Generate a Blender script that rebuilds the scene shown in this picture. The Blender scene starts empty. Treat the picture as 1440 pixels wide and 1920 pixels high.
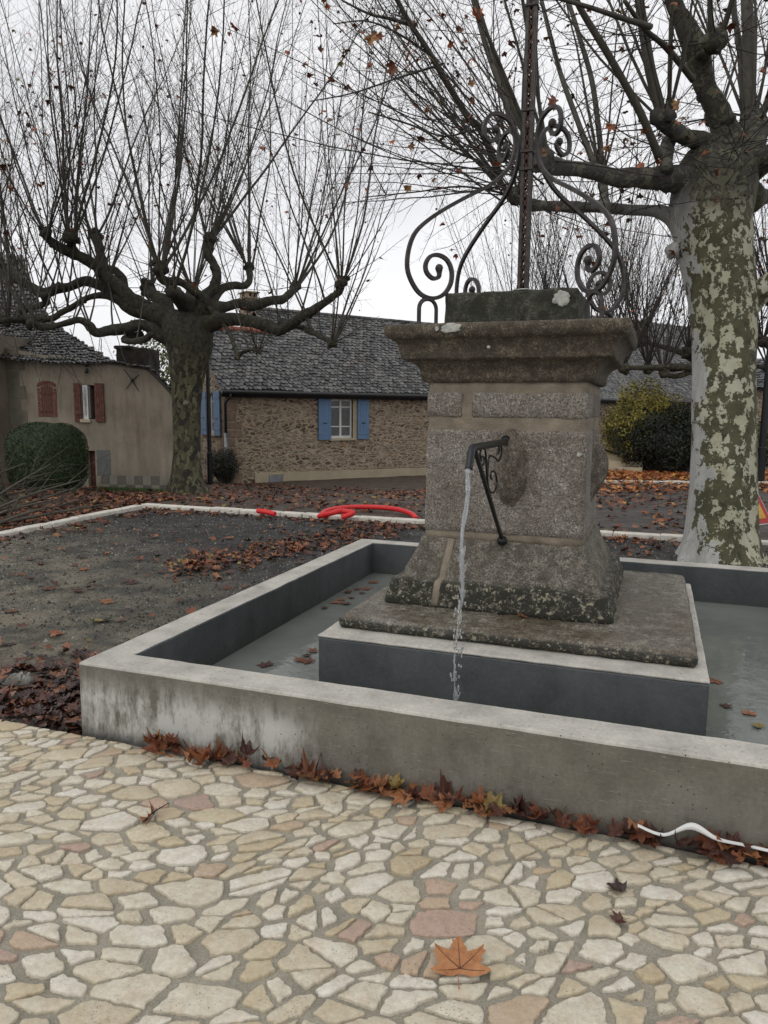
import bpy, math, random
from mathutils import Vector, Matrix, noise
S = bpy.context.scene
col = S.collection
R = math.radians
rnd = random.Random(7)
V = Vector

# ---------------------------------------------------------------- camera, sky, sun, exposure
F, PITCH, ROLL, YAW = 1406.7, .1385, .009, -.3438          # focal length in px of a 1440 px wide picture
CAM = V((2.5684, -2.8015, 1.6))
FW = V((math.sin(YAW)*math.cos(PITCH), math.cos(YAW)*math.cos(PITCH), -math.sin(PITCH)))
_r = V((math.cos(YAW), -math.sin(YAW), 0)); _u = _r.cross(FW)
RT = _r*math.cos(ROLL) + _u*math.sin(ROLL); UP = -_r*math.sin(ROLL) + _u*math.cos(ROLL)
cd = bpy.data.cameras.new('camera'); cam = bpy.data.objects.new('camera', cd); col.objects.link(cam)
cam.matrix_world = Matrix(((RT.x, UP.x, -FW.x, CAM.x), (RT.y, UP.y, -FW.y, CAM.y), (RT.z, UP.z, -FW.z, CAM.z), (0, 0, 0, 1)))
cd.sensor_fit = 'HORIZONTAL'; cd.sensor_width = 36; cd.lens = 36*F/1440; cd.clip_end = 2000; cd.clip_start = .05
S.camera = cam
S.view_settings.view_transform = 'Standard'; S.view_settings.look = 'None'; S.view_settings.gamma = 1
S.view_settings.exposure = 0.38
SUN_EL, SUN_AZ = R(50), R(200)
W = bpy.data.worlds.new('World'); S.world = W; W.use_nodes = True
wt = W.node_tree; wn = wt.nodes; bg = wn['Background']; bg.inputs['Strength'].default_value = .1
sky = wn.new('ShaderNodeTexSky'); sky.sky_type = 'NISHITA'; sky.sun_disc = False
sky.sun_elevation = SUN_EL; sky.sun_rotation = SUN_AZ
hs = wn.new('ShaderNodeHueSaturation'); hs.inputs['Saturation'].default_value = .12; wt.links.new(sky.outputs[0], hs.inputs['Color'])
mixs = wn.new('ShaderNodeMixRGB'); mixs.inputs[0].default_value = .8          # an even layer of cloud over the blue
wt.links.new(hs.outputs[0], mixs.inputs[1])
tc = wn.new('ShaderNodeTexCoord'); mp = wn.new('ShaderNodeMapping'); mp.inputs['Scale'].default_value = (1, 1, 3)
nz = wn.new('ShaderNodeTexNoise'); nz.inputs['Scale'].default_value = 2.2; nz.inputs['Detail'].default_value = 4
cr = wn.new('ShaderNodeValToRGB')
cr.color_ramp.elements[0].position = .3; cr.color_ramp.elements[0].color = (6.7, 6.72, 6.95, 1)
cr.color_ramp.elements[1].position = .7; cr.color_ramp.elements[1].color = (8.9, 8.9, 9.05, 1)
wt.links.new(tc.outputs['Generated'], mp.inputs[0]); wt.links.new(mp.outputs[0], nz.inputs['Vector'])
wt.links.new(nz.outputs['Fac'], cr.inputs[0]); wt.links.new(cr.outputs[0], mixs.inputs[2]); wt.links.new(mixs.outputs[0], bg.inputs['Color'])
sl = bpy.data.lights.new('sun', 'SUN'); sl.energy = .5; sl.angle = R(40); sl.color = (1, .97, .92)
so = bpy.data.objects.new('sun', sl); col.objects.link(so)
so.rotation_euler = (R(90)-SUN_EL, 0, math.pi-SUN_AZ)

# ---------------------------------------------------------------- placing helpers
def ray(x, y): return FW + RT*((x-720)/F) - UP*((y-960)/F)
def at(x, y, d): return CAM + ray(x, y)*d
def onplane(x, y, p, n):
    d = ray(x, y); return CAM + d*((p-CAM).dot(n)/d.dot(n))
def gz(x, y):
    k = min(1, max(0, (x+4.2)/4.5)); k = 1-.72*k*k*(3-2*k)
    return -.03 + k*(gz0(y)+.03)
def gz0(y):
    if y < 8: return -.03
    if y < 16.3: return -.03 - .64*(y-8)/8.3
    if y < 22.4: return -.67 - .06*(y-16.3)/6.1
    return -.73 - .27*min(1, (y-22.4)/8.5)
def ground(x, y):
    d = ray(x, y); t = 1.0
    for i in range(4000):
        p = CAM + d*t
        if p.z <= gz(p.x, p.y): break
        t += .02 if t < 30 else .1
    return V((p.x, p.y, gz(p.x, p.y)))

# ---------------------------------------------------------------- mesh helpers
class MB:
    def __init__(s): s.v = []; s.f = []; s.m = []
    def add(s, vs, fs, mi=0):
        o = len(s.v); s.v.extend(vs); s.f.extend(tuple(i+o for i in f) for f in fs)
        if mi or s.m: s.m += [0]*(len(s.f)-len(fs)-len(s.m)) + [mi]*len(fs)
    def build(s, name, mats, parent=None, smooth=False, mat_world=None):
        me = bpy.data.meshes.new(name); me.from_pydata([tuple(p) for p in s.v], [], s.f)
        for m in (mats if isinstance(mats, (list, tuple)) else [mats]): me.materials.append(m)
        if s.m:
            s.m += [0]*(len(s.f)-len(s.m)); me.polygons.foreach_set('material_index', s.m)
        if smooth: me.polygons.foreach_set('use_smooth', [True]*len(me.polygons))
        me.update()
        o = bpy.data.objects.new(name, me); col.objects.link(o)
        if parent is not None: o.parent = parent
        return o
    def box(s, x0, y0, z0, x1, y1, z1, mi=0, M=None, b=0):
        if b:
            b = min(b, (x1-x0)*.45, (y1-y0)*.45, (z1-z0)*.45)
            vs = []; 
            for z, e in ((z0, b), (z0+b, 0), (z1-b, 0), (z1, b)):
                xa, xb, ya, yb = x0+e, x1-e, y0+e, y1-e; c = b*.6 if e == 0 else b*.3
                vs += [V(p+(z,)) for p in ((xa+c, ya), (xb-c, ya), (xb, ya+c), (xb, yb-c), (xb-c, yb), (xa+c, yb), (xa, yb-c), (xa, ya+c))]
            fs = [tuple(range(7, -1, -1)), tuple(range(24, 32))]
            for k in range(3): fs += [(8*k+i, 8*k+(i+1) % 8, 8*k+8+(i+1) % 8, 8*k+8+i) for i in range(8)]
        else:
            vs = [V((x, y, z)) for z in (z0, z1) for (x, y) in ((x0, y0), (x1, y0), (x1, y1), (x0, y1))]
            fs = [(3, 2, 1, 0), (4, 5, 6, 7), (0, 1, 5, 4), (1, 2, 6, 5), (2, 3, 7, 6), (3, 0, 4, 7)]
        if M: vs = [M @ v for v in vs]
        s.add(vs, fs, mi)
    def tube(s, pts, rad, n=8, mi=0, cap=True, rot=0, up=None, wob=0, flat=1.0):
        k = len(pts)
        if k < 2: return
        if not isinstance(rad, (list, tuple)): rad = [rad]*k
        t = (pts[1]-pts[0]).normalized()
        a = (up or (V((0, 0, 1)) if abs(t.z) < .9 else V((1, 0, 0)))); x = t.cross(a).normalized()
        vs = []
        for i in range(k):
            t2 = (pts[min(i+1, k-1)]-pts[max(i-1, 0)])
            if t2.length > 1e-9: t = t2.normalized()
            x = (x - t*x.dot(t)); x = x.normalized() if x.length > 1e-6 else t.orthogonal().normalized()
            y = t.cross(x)
            for j in range(n):
                an = rot + 2*math.pi*j/n; r = rad[i]
                if wob: r *= 1 + wob*noise.noise(pts[i]*3.1 + V((math.cos(an), math.sin(an), 0))*1.2)
                vs.append(pts[i] + x*(math.cos(an)*r) + y*(math.sin(an)*r*flat))
        fs = [(i*n+j, i*n+(j+1) % n, (i+1)*n+(j+1) % n, (i+1)*n+j) for i in range(k-1) for j in range(n)]
        if cap: fs += [tuple(range(n-1, -1, -1)), tuple((k-1)*n+j for j in range(n))]
        s.add(vs, fs, mi)
    def thin(s, pts, r0, r1, mi=0, n=3):
        k = len(pts); d = (pts[-1]-pts[0]); x = d.orthogonal().normalized(); y = d.normalized().cross(x); vs = []
        cs = CS[n]
        for i, p in enumerate(pts):
            r = r0+(r1-r0)*i/(k-1)
            for c, q in cs: vs.append(p + x*(c*r) + y*(q*r))
        s.add(vs, [(i*n+j, i*n+(j+1) % n, (i+1)*n+(j+1) % n, (i+1)*n+j) for i in range(k-1) for j in range(n)], mi)
    def ball(s, c, r, mi=0, nu=10, nv=6, sc=(1, 1, 1)):
        vs = [c+V((0, 0, -r*sc[2]))]
        for i in range(1, nv):
            a = math.pi*i/nv
            for j in range(nu):
                b = 2*math.pi*j/nu; vs.append(c+V((math.sin(a)*math.cos(b)*r*sc[0], math.sin(a)*math.sin(b)*r*sc[1], -math.cos(a)*r*sc[2])))
        vs.append(c+V((0, 0, r*sc[2]))); L = len(vs)-1
        fs = [(0, 1+(j+1) % nu, 1+j) for j in range(nu)] + [(L, L-nu+j, L-nu+(j+1) % nu) for j in range(nu)]
        fs += [(1+i*nu+j, 1+i*nu+(j+1) % nu, 1+(i+1)*nu+(j+1) % nu, 1+(i+1)*nu+j) for i in range(nv-2) for j in range(nu)]
        s.add(vs, fs, mi)
CS = {n: [(math.cos(2*math.pi*j/n), math.sin(2*math.pi*j/n)) for j in range(n)] for n in (3, 4, 5)}
def crom(P, k=6, closed=False):
    out = []; n = len(P)
    for i in range(n-1):
        a, b, c, d = P[max(i-1, 0)], P[i], P[i+1], P[min(i+2, n-1)]
        for j in range(k):
            t = j/k; out.append(.5*((2*b) + (c-a)*t + (2*a-5*b+4*c-d)*t*t + (3*b-a-3*c+d)*t*t*t))
    out.append(P[-1]); return out
def cromf(P, k):
    return [q.x for q in crom([V((p, 0, 0)) for p in P], k)]
def empty(name, loc=(0, 0, 0), rz=0):
    o = bpy.data.objects.new(name, None); col.objects.link(o); o.location = loc; o.rotation_euler = (0, 0, rz); o.empty_display_size = .2; return o
def tag(o, label, cat, group=None, kind=None):
    o['label'] = label; o['category'] = cat
    if group: o['group'] = group
    if kind: o['kind'] = kind
    return o
def struct(o, label=None):
    o['kind'] = 'structure'
    if label: o['label'] = label
    return o

# ---------------------------------------------------------------- materials
class NT:
    def __init__(s, name):
        s.m = bpy.data.materials.new(name); s.m.use_nodes = True; s.t = s.m.node_tree; s.p = s.t.nodes['Principled BSDF']
    def n(s, ty, out=0, **kw):
        nd = s.t.nodes.new('ShaderNode'+ty)
        for k, v in kw.items():
            if k.startswith('_'): setattr(nd, k[1:], v); continue
            k = int(k[1:]) if k[0] == 'i' and k[1:].isdigit() else k.replace('__', ' ')
            s.set(nd.inputs[k], v)
        return nd.outputs[out]
    def set(s, inp, v):
        if isinstance(v, bpy.types.NodeSocket): s.t.links.new(v, inp)
        else:
            if isinstance(v, (tuple, list)) and len(v) == 3 and inp.type == 'RGBA': v = (*v, 1)
            inp.default_value = v
    def P(s, **kw):
        for k, v in kw.items(): s.set(s.p.inputs[k.replace('__', ' ')], v)
    def ramp(s, fac, *stops, const=False):
        nd = s.t.nodes.new('ShaderNodeValToRGB'); e = nd.color_ramp.elements
        if const: nd.color_ramp.interpolation = 'CONSTANT'
        while len(e) < len(stops): e.new(.5)
        for el, (p, c) in zip(e, stops):
            el.position = p; el.color = (c, c, c, 1) if isinstance(c, (int, float)) else (*c, 1)
        s.t.links.new(fac, nd.inputs[0]); return nd.outputs[0]
    def noise(s, scale, detail=4, rough=.6, vec=None, dist=0, w=None):
        return s.n('TexNoise', Vector=vec or s.co(), Scale=scale, Detail=detail, Roughness=rough, Distortion=dist)
    def vor(s, scale, vec=None, feature='F1', out=0, rand=1):
        return s.n('TexVoronoi', out=out, _feature=feature, Vector=vec or s.co(), Scale=scale, Randomness=rand)
    def co(s, k='Object'):
        if not hasattr(s, '_c'): s._c = {}
        if k not in s._c: s._c[k] = s.n('TexCoord', out={'Object': 3, 'Generated': 0}[k])
        return s._c[k]
    def map(s, scale=(1, 1, 1), rot=(0, 0, 0), loc=(0, 0, 0), vec=None):
        return s.n('Mapping', Vector=vec or s.co(), Scale=scale, Rotation=rot, Location=loc)
    def mix(s, fac, a, b, mode='MIX'): return s.n('MixRGB', _blend_type=mode, i0=fac, i1=a, i2=b)
    def math(s, op, a, b=0.0, clamp=False): return s.n('Math', _operation=op, _use_clamp=clamp, i0=a, i1=b)
    def xyz(s, k=0, vec=None): return s.n('SeparateXYZ', out=k, i0=vec or s.co())
    def bump(s, h, strength=.5, dist=.01, nrm=None):
        kw = dict(Height=h, Strength=strength, Distance=dist)
        if nrm: kw['Normal'] = nrm
        o = s.n('Bump', **kw); s.P(Normal=o); return o
    def island(s): return s.n('NewGeometry', out=8)
def geo_island(s):
    nd = s.t.nodes.new('ShaderNodeNewGeometry'); return nd.outputs['Random Per Island']
NT.island = geo_island
def plain(name, c, rough=.7, metal=0, var=.25, sc=8, bump=.2, bd=.003):
    s = NT(name); n = s.noise(sc, 5)
    s.P(Base__Color=s.mix(1, s.ramp(n, (.3, 1-var), (.7, 1+var)), c, 'MULTIPLY'), Roughness=rough, Metallic=metal)
    s.bump(s.noise(sc*9, 4), bump, bd); return s.m

def m_granite(name, c0, c1, dark, lich=.0, moss=0.0, dirt=.3, wet=0, zl=None):
    s = NT(name); big = s.noise(3, 5); mid = s.noise(16, 6, .7)
    c = s.mix(s.ramp(big, (.35, 0), (.65, 1)), c0, c1)
    sp = s.vor(150, out=1); g = s.n('RGBToBW', Color=sp)
    c = s.mix(.95, c, s.ramp(g, (.0, .2), (.2, .45), (.5, .95), (.75, 1.25), (1, 2.2)), 'MULTIPLY')
    c = s.mix(.5, c, s.ramp(s.noise(75, 4, .8), (.35, .35), (.5, .9), (.65, 1.5)), 'MULTIPLY')
    c = s.mix(s.ramp(mid, (.42, dirt), (.6, 0)), c, dark)
    if moss: c = s.mix(s.ramp(s.noise(9, 7, .75), (.6-moss*.3, 0), (.64-moss*.3, .9)), c, (.022, .022, .014))
    if lich: c = s.mix(s.ramp(s.noise(13, 6, .65, vec=s.map(loc=(3, 1, 5))), (.72-lich*.2, 0), (.76-lich*.2, .8)), c, (.30, .29, .25))
    if zl:                                             # black algae and lichen crust below a height
        zz = s.math('ADD', s.xyz(2), s.math('MULTIPLY', s.math('SUBTRACT', s.noise(7, 4), .5), zl[2])); g1 = s.ramp(zz, (zl[0], 1), (zl[1], 0))
        k = s.ramp(s.noise(26, 6, .75, vec=s.map(loc=(9, 0, 2))), (.54, 1), (.60, 0)); c = s.mix(s.math('MULTIPLY', g1, s.math('MULTIPLY', k, .95)), c, (.018, .019, .013))
        k2 = s.ramp(s.noise(30, 6, .7, vec=s.map(loc=(1, 8, 2))), (.56, 0), (.60, 1)); c = s.mix(s.math('MULTIPLY', g1, s.math('MULTIPLY', k2, .8)), c, (.33, .31, .22))
    s.P(Base__Color=c, Roughness=.9 if not wet else s.ramp(s.noise(4, 3), (.4, .22), (.6, .6)))
    h = s.math('ADD', s.math('MULTIPLY', s.noise(14, 6, .7), 1.5), s.math('MULTIPLY', s.noise(120, 3, .7), .45))
    s.bump(h, .8, .012); return s.m
def m_concrete(name, base, kind):
    s = NT(name); z = s.xyz(2); x = s.xyz(0)
    a = s.noise(5, 6, .6); b = s.noise(60, 4, .7)
    c = s.mix(1, base, s.ramp(a, (.3, .72), (.5, 1), (.7, 1.22)), 'MULTIPLY')
    c = s.mix(.7, c, s.ramp(b, (.3, .8), (.7, 1.2)), 'MULTIPLY')
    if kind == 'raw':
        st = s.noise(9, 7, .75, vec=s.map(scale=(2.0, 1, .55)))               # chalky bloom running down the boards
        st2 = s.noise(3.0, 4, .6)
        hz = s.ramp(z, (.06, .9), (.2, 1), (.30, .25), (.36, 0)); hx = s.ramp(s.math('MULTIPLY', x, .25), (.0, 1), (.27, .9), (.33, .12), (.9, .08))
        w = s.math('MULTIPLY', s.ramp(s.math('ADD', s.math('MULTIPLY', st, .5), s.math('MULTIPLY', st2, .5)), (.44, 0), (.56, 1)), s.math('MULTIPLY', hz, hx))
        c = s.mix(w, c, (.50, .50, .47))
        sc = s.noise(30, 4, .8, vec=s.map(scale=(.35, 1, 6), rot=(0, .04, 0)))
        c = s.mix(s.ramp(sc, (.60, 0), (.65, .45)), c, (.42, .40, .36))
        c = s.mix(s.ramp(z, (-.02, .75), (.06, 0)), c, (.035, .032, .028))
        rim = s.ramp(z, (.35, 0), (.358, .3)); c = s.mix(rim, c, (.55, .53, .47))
    if kind == 'paint':
        c = s.mix(s.ramp(s.noise(2.5, 5, .7, vec=s.map(scale=(1, 1, .5))), (.45, 0), (.75, .35)), c, (.16, .17, .175))
        c = s.mix(s.ramp(z, (.10, .5), (.16, 0)), c, (.05, .055, .05))
    pit = s.vor(38); pm = s.math('MULTIPLY', s.ramp(pit, (.08, 1), (.13, 0)), s.ramp(s.noise(6, 2), (.5, 0), (.56, 1)))
    if kind != 'paint': c = s.mix(pm, c, (.03, .028, .025))
    if kind == 'top': c = s.mix(s.math('MULTIPLY', s.ramp(s.noise(22, 6, .8), (.60, 0), (.66, .8)), s.ramp(s.noise(3, 3), (.45, 0), (.6, 1))), c, (.07, .065, .055))
    s.P(Base__Color=c, Roughness=.85 if kind != 'paint' else .6)
    line = s.n('TexWave', _bands_direction='Z', out=1, Vector=s.co(), Scale=2.6, Distortion=1.2, Detail=3)
    h = s.math('SUBTRACT', s.math('ADD', s.noise(45, 5, .7), s.math('MULTIPLY', s.noise(4, 2), .6)), s.math('MULTIPLY', pm, 2.0))
    s.bump(h, .45, .006); return s.m
def m_paving():
    s = NT('limestone_paving'); i = s.island()
    c = s.ramp(i, (0, (.53, .46, .33)), (.25, (.61, .56, .44)), (.6, (.71, .675, .585)), (.8, (.57, .50, .355)), (.92, (.50, .42, .28)), (.96, (.48, .35, .27)), (1, (.40, .29, .25)))
    c2 = s.mix(s.ramp(s.noise(14, 6, .65), (.40, 0), (.72, .45)), c, (.42, .30, .17))
    c2 = s.mix(.7, c2, s.ramp(s.noise(55, 6, .8), (.3, .70), (.7, 1.25)), 'MULTIPLY')
    pit = s.math('MULTIPLY', s.ramp(s.vor(75, vec=s.map(scale=(1, 2.2, 1))), (.1, 1), (.2, 0)), s.ramp(s.noise(9, 3, vec=s.map(loc=(5, 2, 0))), (.52, 0), (.6, .85)))
    c2 = s.mix(pit, c2, (.16, .13, .09))
    s.P(Base__Color=c2, Roughness=s.ramp(s.noise(12, 3), (.4, .55), (.6, .85)))
    s.bump(s.math('SUBTRACT', s.math('ADD', s.noise(22, 6, .7), s.math('MULTIPLY', s.noise(120, 4, .8), .5)), pit), .9, .009); return s.m
def m_mortar():
    s = NT('joint_mortar'); c = s.ramp(s.noise(7, 6, .6), (.3, (.25, .23, .18)), (.7, (.40, .37, .295)))
    c = s.mix(.8, c, s.ramp(s.noise(220, 4, .8), (.3, .5), (.7, 1.5)), 'MULTIPLY')
    s.P(Base__Color=c, Roughness=.95); s.bump(s.math('ADD', s.noise(180, 4, .8), s.noise(25, 4)), .9, .006); return s.m
def m_ground():
    s = NT('ground'); x, y = s.xyz(0), s.xyz(1); w = s.noise(1.3, 4); 
    wx = s.math('ADD', x, s.math('MULTIPLY', s.math('SUBTRACT', w, .5), 1.2)); wy = s.math('ADD', y, s.math('MULTIPLY', s.math('SUBTRACT', w, .5), 1.2))
    grav = s.mix(.9, (.030, .0285, .026), s.ramp(s.noise(110, 4, .8), (.3, .15), (.5, .8), (.70, 3.4)), 'MULTIPLY')
    grav = s.mix(s.ramp(s.noise(.9, 5, .6), (.5, 0), (.72, .7)), grav, (.10, .088, .066))
    sand = s.mix(.9, s.mix(s.ramp(s.noise(2.2, 6, .7), (.42, 0), (.58, 1)), (.085, .082, .06), (.27, .235, .165)), s.ramp(s.noise(70, 6, .8), (.3, .2), (.5, .9), (.68, 1.9)), 'MULTIPLY')
    # bare sandy earth towards the near left corner of the yard
    d = s.math('ADD', s.math('MULTIPLY', wx, .55), s.math('MULTIPLY', wy, .85))
    c = s.mix(s.ramp(s.math('MULTIPLY', s.math('ADD', d, 1.2), .25), (.28, .95), (.5, .7), (1, 0)), grav, sand)
    soil = s.mix(.9, (.060, .042, .029), s.ramp(s.noise(35, 6, .75), (.3, .4), (.7, 1.9)), 'MULTIPLY')
    far = s.math('MAXIMUM', s.ramp(s.math('MULTIPLY', y, .05), (.37, 0), (.375, 1)), s.ramp(s.math('MULTIPLY', x, -.05), (.253, 0), (.257, 1)))
    c = s.mix(far, c, soil)
    road = s.mix(.8, (.070, .060, .052), s.ramp(s.noise(30, 5, .7), (.3, .6), (.7, 1.5)), 'MULTIPLY')
    c = s.mix(s.math('MULTIPLY', far, s.ramp(s.math('ADD', s.math('MULTIPLY', wx, .2), .5), (.45, 0), (.6, 1))), c, road)
    near = s.math('MULTIPLY', s.ramp(wy, (.55, 1), (.95, 0)), s.ramp(s.math('MULTIPLY', wx, -1), (-.3, 0), (.05, 1)))
    c = s.mix(near, c, s.mix(.8, (.075, .060, .045), s.ramp(s.noise(50, 5, .8), (.3, .4), (.7, 2)), 'MULTIPLY'))
    s.P(Base__Color=c, Roughness=s.ramp(s.noise(3, 4), (.4, .55), (.6, .95)))
    s.bump(s.math('ADD', s.noise(70, 5, .8), s.math('MULTIPLY', s.noise(12, 4), 2)), 1, .02); return s.m
def m_leaf(name, tree=False):
    s = NT(name); oi = s.t.nodes.new('ShaderNodeObjectInfo').outputs['Random']
    f = s.math('FRACT', s.math('ADD', s.math('MULTIPLY', oi, 7.13), s.island()))
    if tree: c = s.ramp(f, (0, (.05, .022, .012)), (.3, (.16, .045, .015)), (.55, (.34, .085, .018)), (.75, (.10, .04, .02)), (.95, (.26, .13, .04)), (1, (.30, .24, .05)))
    else: c = s.ramp(f, (0, (.030, .012, .008)), (.25, (.07, .022, .012)), (.5, (.14, .042, .017)), (.68, (.22, .072, .024)), (.82, (.30, .13, .05)), (.88, (.10, .035, .02)), (.95, (.05, .018, .013)), (1, (.30, .22, .05)))
    c = s.mix(.6, c, s.ramp(s.noise(18, 5, .7), (.3, .5), (.7, 1.4)), 'MULTIPLY')
    s.P(Base__Color=c, Roughness=.55); s.bump(s.noise(30, 4), .5, .004); return s.m
def m_stonewall():
    s = NT('rubble_stone'); v = s.map(scale=(1, 1, 2.2))
    v = s.n('VectorMath', _operation='ADD', i0=v, i1=s.n('VectorMath', _operation='SCALE', i0=s.n('TexNoise', out=1, Vector=s.co(), Scale=2.4, Detail=5), Scale=.5))
    cell = s.n('RGBToBW', Color=s.n('TexVoronoi', out=1, Vector=v, Scale=4.6))
    edge = s.n('TexVoronoi', _feature='DISTANCE_TO_EDGE', Vector=v, Scale=4.6)
    holes = s.math('MULTIPLY', s.ramp(s.noise(6.5, 3, .6, vec=s.map(scale=(1, 1, 2.1), loc=(3, 0, 1))), (.60, 0), (.64, .9)), 1)
    c = s.ramp(cell, (0, (.04, .026, .02)), (.12, (.13, .085, .06)), (.35, (.25, .185, .13)), (.55, (.34, .255, .175)), (.75, (.22, .18, .145)), (.9, (.33, .21, .115)), (1, (.12, .09, .075)))
    c = s.mix(.8, c, s.ramp(s.noise(26, 5, .7), (.3, .55), (.7, 1.5)), 'MULTIPLY')
    wob = s.math('ADD', edge, s.math('MULTIPLY', s.math('SUBTRACT', s.noise(9, 4), .5), .22))
    e = s.ramp(wob, (.07, 1), (.20, 0))
    c = s.mix(e, c, s.mix(.6, (.41, .335, .245), s.ramp(s.noise(4, 4), (.3, .7), (.7, 1.25)), 'MULTIPLY'))
    c = s.mix(holes, c, (.03, .022, .017))
    s.P(Base__Color=c, Roughness=.95); s.bump(s.math('SUBTRACT', s.noise(30, 4), s.math('MULTIPLY', e, .8)), .9, .04); return s.m
def m_render():
    s = NT('lime_render'); c = s.ramp(s.noise(.9, 6, .6), (.3, (.19, .158, .115)), (.5, (.275, .235, .18)), (.7, (.34, .30, .235)))
    c = s.mix(.6, c, s.ramp(s.noise(2.2, 6, .7, vec=s.map(scale=(3, 1, .5))), (.35, .6), (.6, 1.1)), 'MULTIPLY')
    c = s.mix(.6, c, s.ramp(s.noise(60, 3, .7), (.3, .7), (.7, 1.3)), 'MULTIPLY')
    s.P(Base__Color=c, Roughness=.95); s.bump(s.noise(90, 4, .7), .6, .01); return s.m
def m_slate():
    s = NT('stone_slate'); i = s.island()
    c = s.ramp(i, (0, (.018, .018, .019)), (.3, (.045, .045, .044)), (.6, (.085, .085, .082)), (.88, (.14, .138, .13)), (1, (.075, .058, .045)))
    c = s.mix(.8, c, s.ramp(s.noise(7, 6, .75), (.35, .55), (.65, 1.35)), 'MULTIPLY')
    s.P(Base__Color=c, Roughness=.45); s.bump(s.noise(25, 4), .5, .01); return s.m
def m_bark_left():
    s = NT('mossy_plane_bark'); v = s.map(scale=(1, 1, .55))
    n = s.n('RGBToBW', Color=s.n('TexVoronoi', out=1, Vector=s.n('VectorMath', _operation='ADD', i0=v, i1=s.n('VectorMath', _operation='SCALE', i0=s.n('TexNoise', out=1, Vector=s.co(), Scale=9, Detail=3), Scale=.14)), Scale=16))
    c = s.ramp(n, (0, (.026, .022, .014)), (.35, (.060, .052, .030)), (.5, (.095, .090, .045)), (.7, (.14, .135, .075)), (.88, (.21, .205, .135)), const=True)
    up = s.ramp(s.math('MULTIPLY', s.xyz(2), .25), (.55, 0), (.75, .85))
    c = s.mix(up, c, s.ramp(s.noise(12, 5, .7), (.4, (.016, .015, .011)), (.6, (.058, .055, .038))))
    c = s.mix(s.ramp(s.noise(2.6, 5, .7), (.58, 0), (.66, .7)), c, (.045, .050, .016))
    c = s.mix(s.ramp(s.noise(70, 3, .7), (.4, .4), (.6, 0)), c, (.01, .009, .007))
    s.P(Base__Color=c, Roughness=.95); s.bump(s.math('ADD', s.noise(20, 6, .75), n), .9, .03); return s.m
def m_bark_right():
    s = NT('patchy_plane_bark')
    wv = s.n('VectorMath', _operation='ADD', i0=s.map(scale=(1, 1, .62)), i1=s.n('VectorMath', _operation='SCALE', i0=s.n('TexNoise', out=1, Vector=s.co(), Scale=13, Detail=4, Roughness=.6), Scale=.16))
    n1 = s.noise(9.5, 3.5, .55, vec=wv); n2 = s.noise(12.5, 3, .5, vec=s.n('VectorMath', _operation='ADD', i0=wv, i1=(4.1, 2.2, 7.3)))
    pale = s.mix(s.ramp(s.noise(3, 4), (.35, 0), (.65, 1)), (.33, .325, .22), (.42, .41, .31))
    olive = s.mix(s.ramp(s.noise(6, 3), (.4, 0), (.6, 1)), (.050, .050, .024), (.085, .080, .040))
    c = s.mix(s.ramp(n1, (.475, 0), (.485, 1)), pale, olive)
    c = s.mix(s.ramp(n2, (.63, 0), (.64, 1)), c, (.045, .038, .022))
    c = s.mix(s.ramp(n2, (.335, 1), (.345, 0)), c, (.33, .30, .20))
    # the side towards the house has shed all its bark: pale, smooth, with a few dark slits
    z = s.xyz(2); lx = s.math('ADD', s.math('ADD', s.math('MULTIPLY', s.math('SUBTRACT', s.xyz(0), 3.36), .941), s.math('MULTIPLY', s.math('SUBTRACT', s.xyz(1), 5.95), .337)), s.math('MULTIPLY', s.math('SUBTRACT', s.noise(3.5, 3, .5, vec=wv), .5), .45))
    zz = s.math('MULTIPLY', s.math('MAXIMUM', s.math('SUBTRACT', z, 1.9), 0), .11)
    lx = s.math('ADD', lx, s.math('ADD', zz, s.math('MULTIPLY', s.math('SUBTRACT', n1, .5), .5)))
    mask = s.math('LESS_THAN', lx, -.235)
    white = s.mix(s.ramp(s.noise(20, 4, .7, vec=s.map(scale=(1, 1, .25))), (.62, 0), (.66, .9)), s.mix(s.ramp(s.noise(5, 4, .6, vec=s.map(scale=(2, 2, .5))), (.35, 0), (.65, 1)), (.30, .30, .28), (.42, .42, .40)), (.10, .085, .06))
    c = s.mix(mask, c, white)
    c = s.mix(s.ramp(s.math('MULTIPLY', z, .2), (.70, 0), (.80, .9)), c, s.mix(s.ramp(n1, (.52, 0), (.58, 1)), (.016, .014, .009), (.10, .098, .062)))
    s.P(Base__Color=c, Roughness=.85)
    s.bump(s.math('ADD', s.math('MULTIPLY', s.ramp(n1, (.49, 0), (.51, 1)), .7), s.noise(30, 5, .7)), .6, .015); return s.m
def m_water():
    s = NT('murky_water'); c = s.ramp(s.noise(1.6, 4), (.35, (.14, .152, .138)), (.65, (.19, .20, .185)))
    s.P(Base__Color=c, Roughness=.04, IOR=1.33)
    r1 = s.noise(9, 3, .6, dist=.6); s.bump(r1, .12, .02); return s.m
def m_iron():
    s = NT('wrought_iron'); c = s.ramp(s.noise(18, 5, .7), (.35, (.018, .015, .014)), (.55, (.042, .036, .033)), (.72, (.085, .076, .070)))
    s.P(Base__Color=c, Roughness=.5, Metallic=.25); s.bump(s.noise(90, 4, .7), .5, .004); return s.m
GRAN = m_granite('speckled_granite', (.165, .142, .115), (.275, .25, .22), (.085, .068, .048), lich=.08, dirt=.35)
GCAP = m_granite('weathered_granite', (.110, .090, .064), (.165, .138, .102), (.045, .036, .025), lich=.05, dirt=.8)
GPLI = m_granite('lichened_granite', (.15, .135, .105), (.22, .20, .165), (.05, .042, .03), lich=.28, moss=.0, dirt=.7, zl=(.60, .625, .05))
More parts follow.
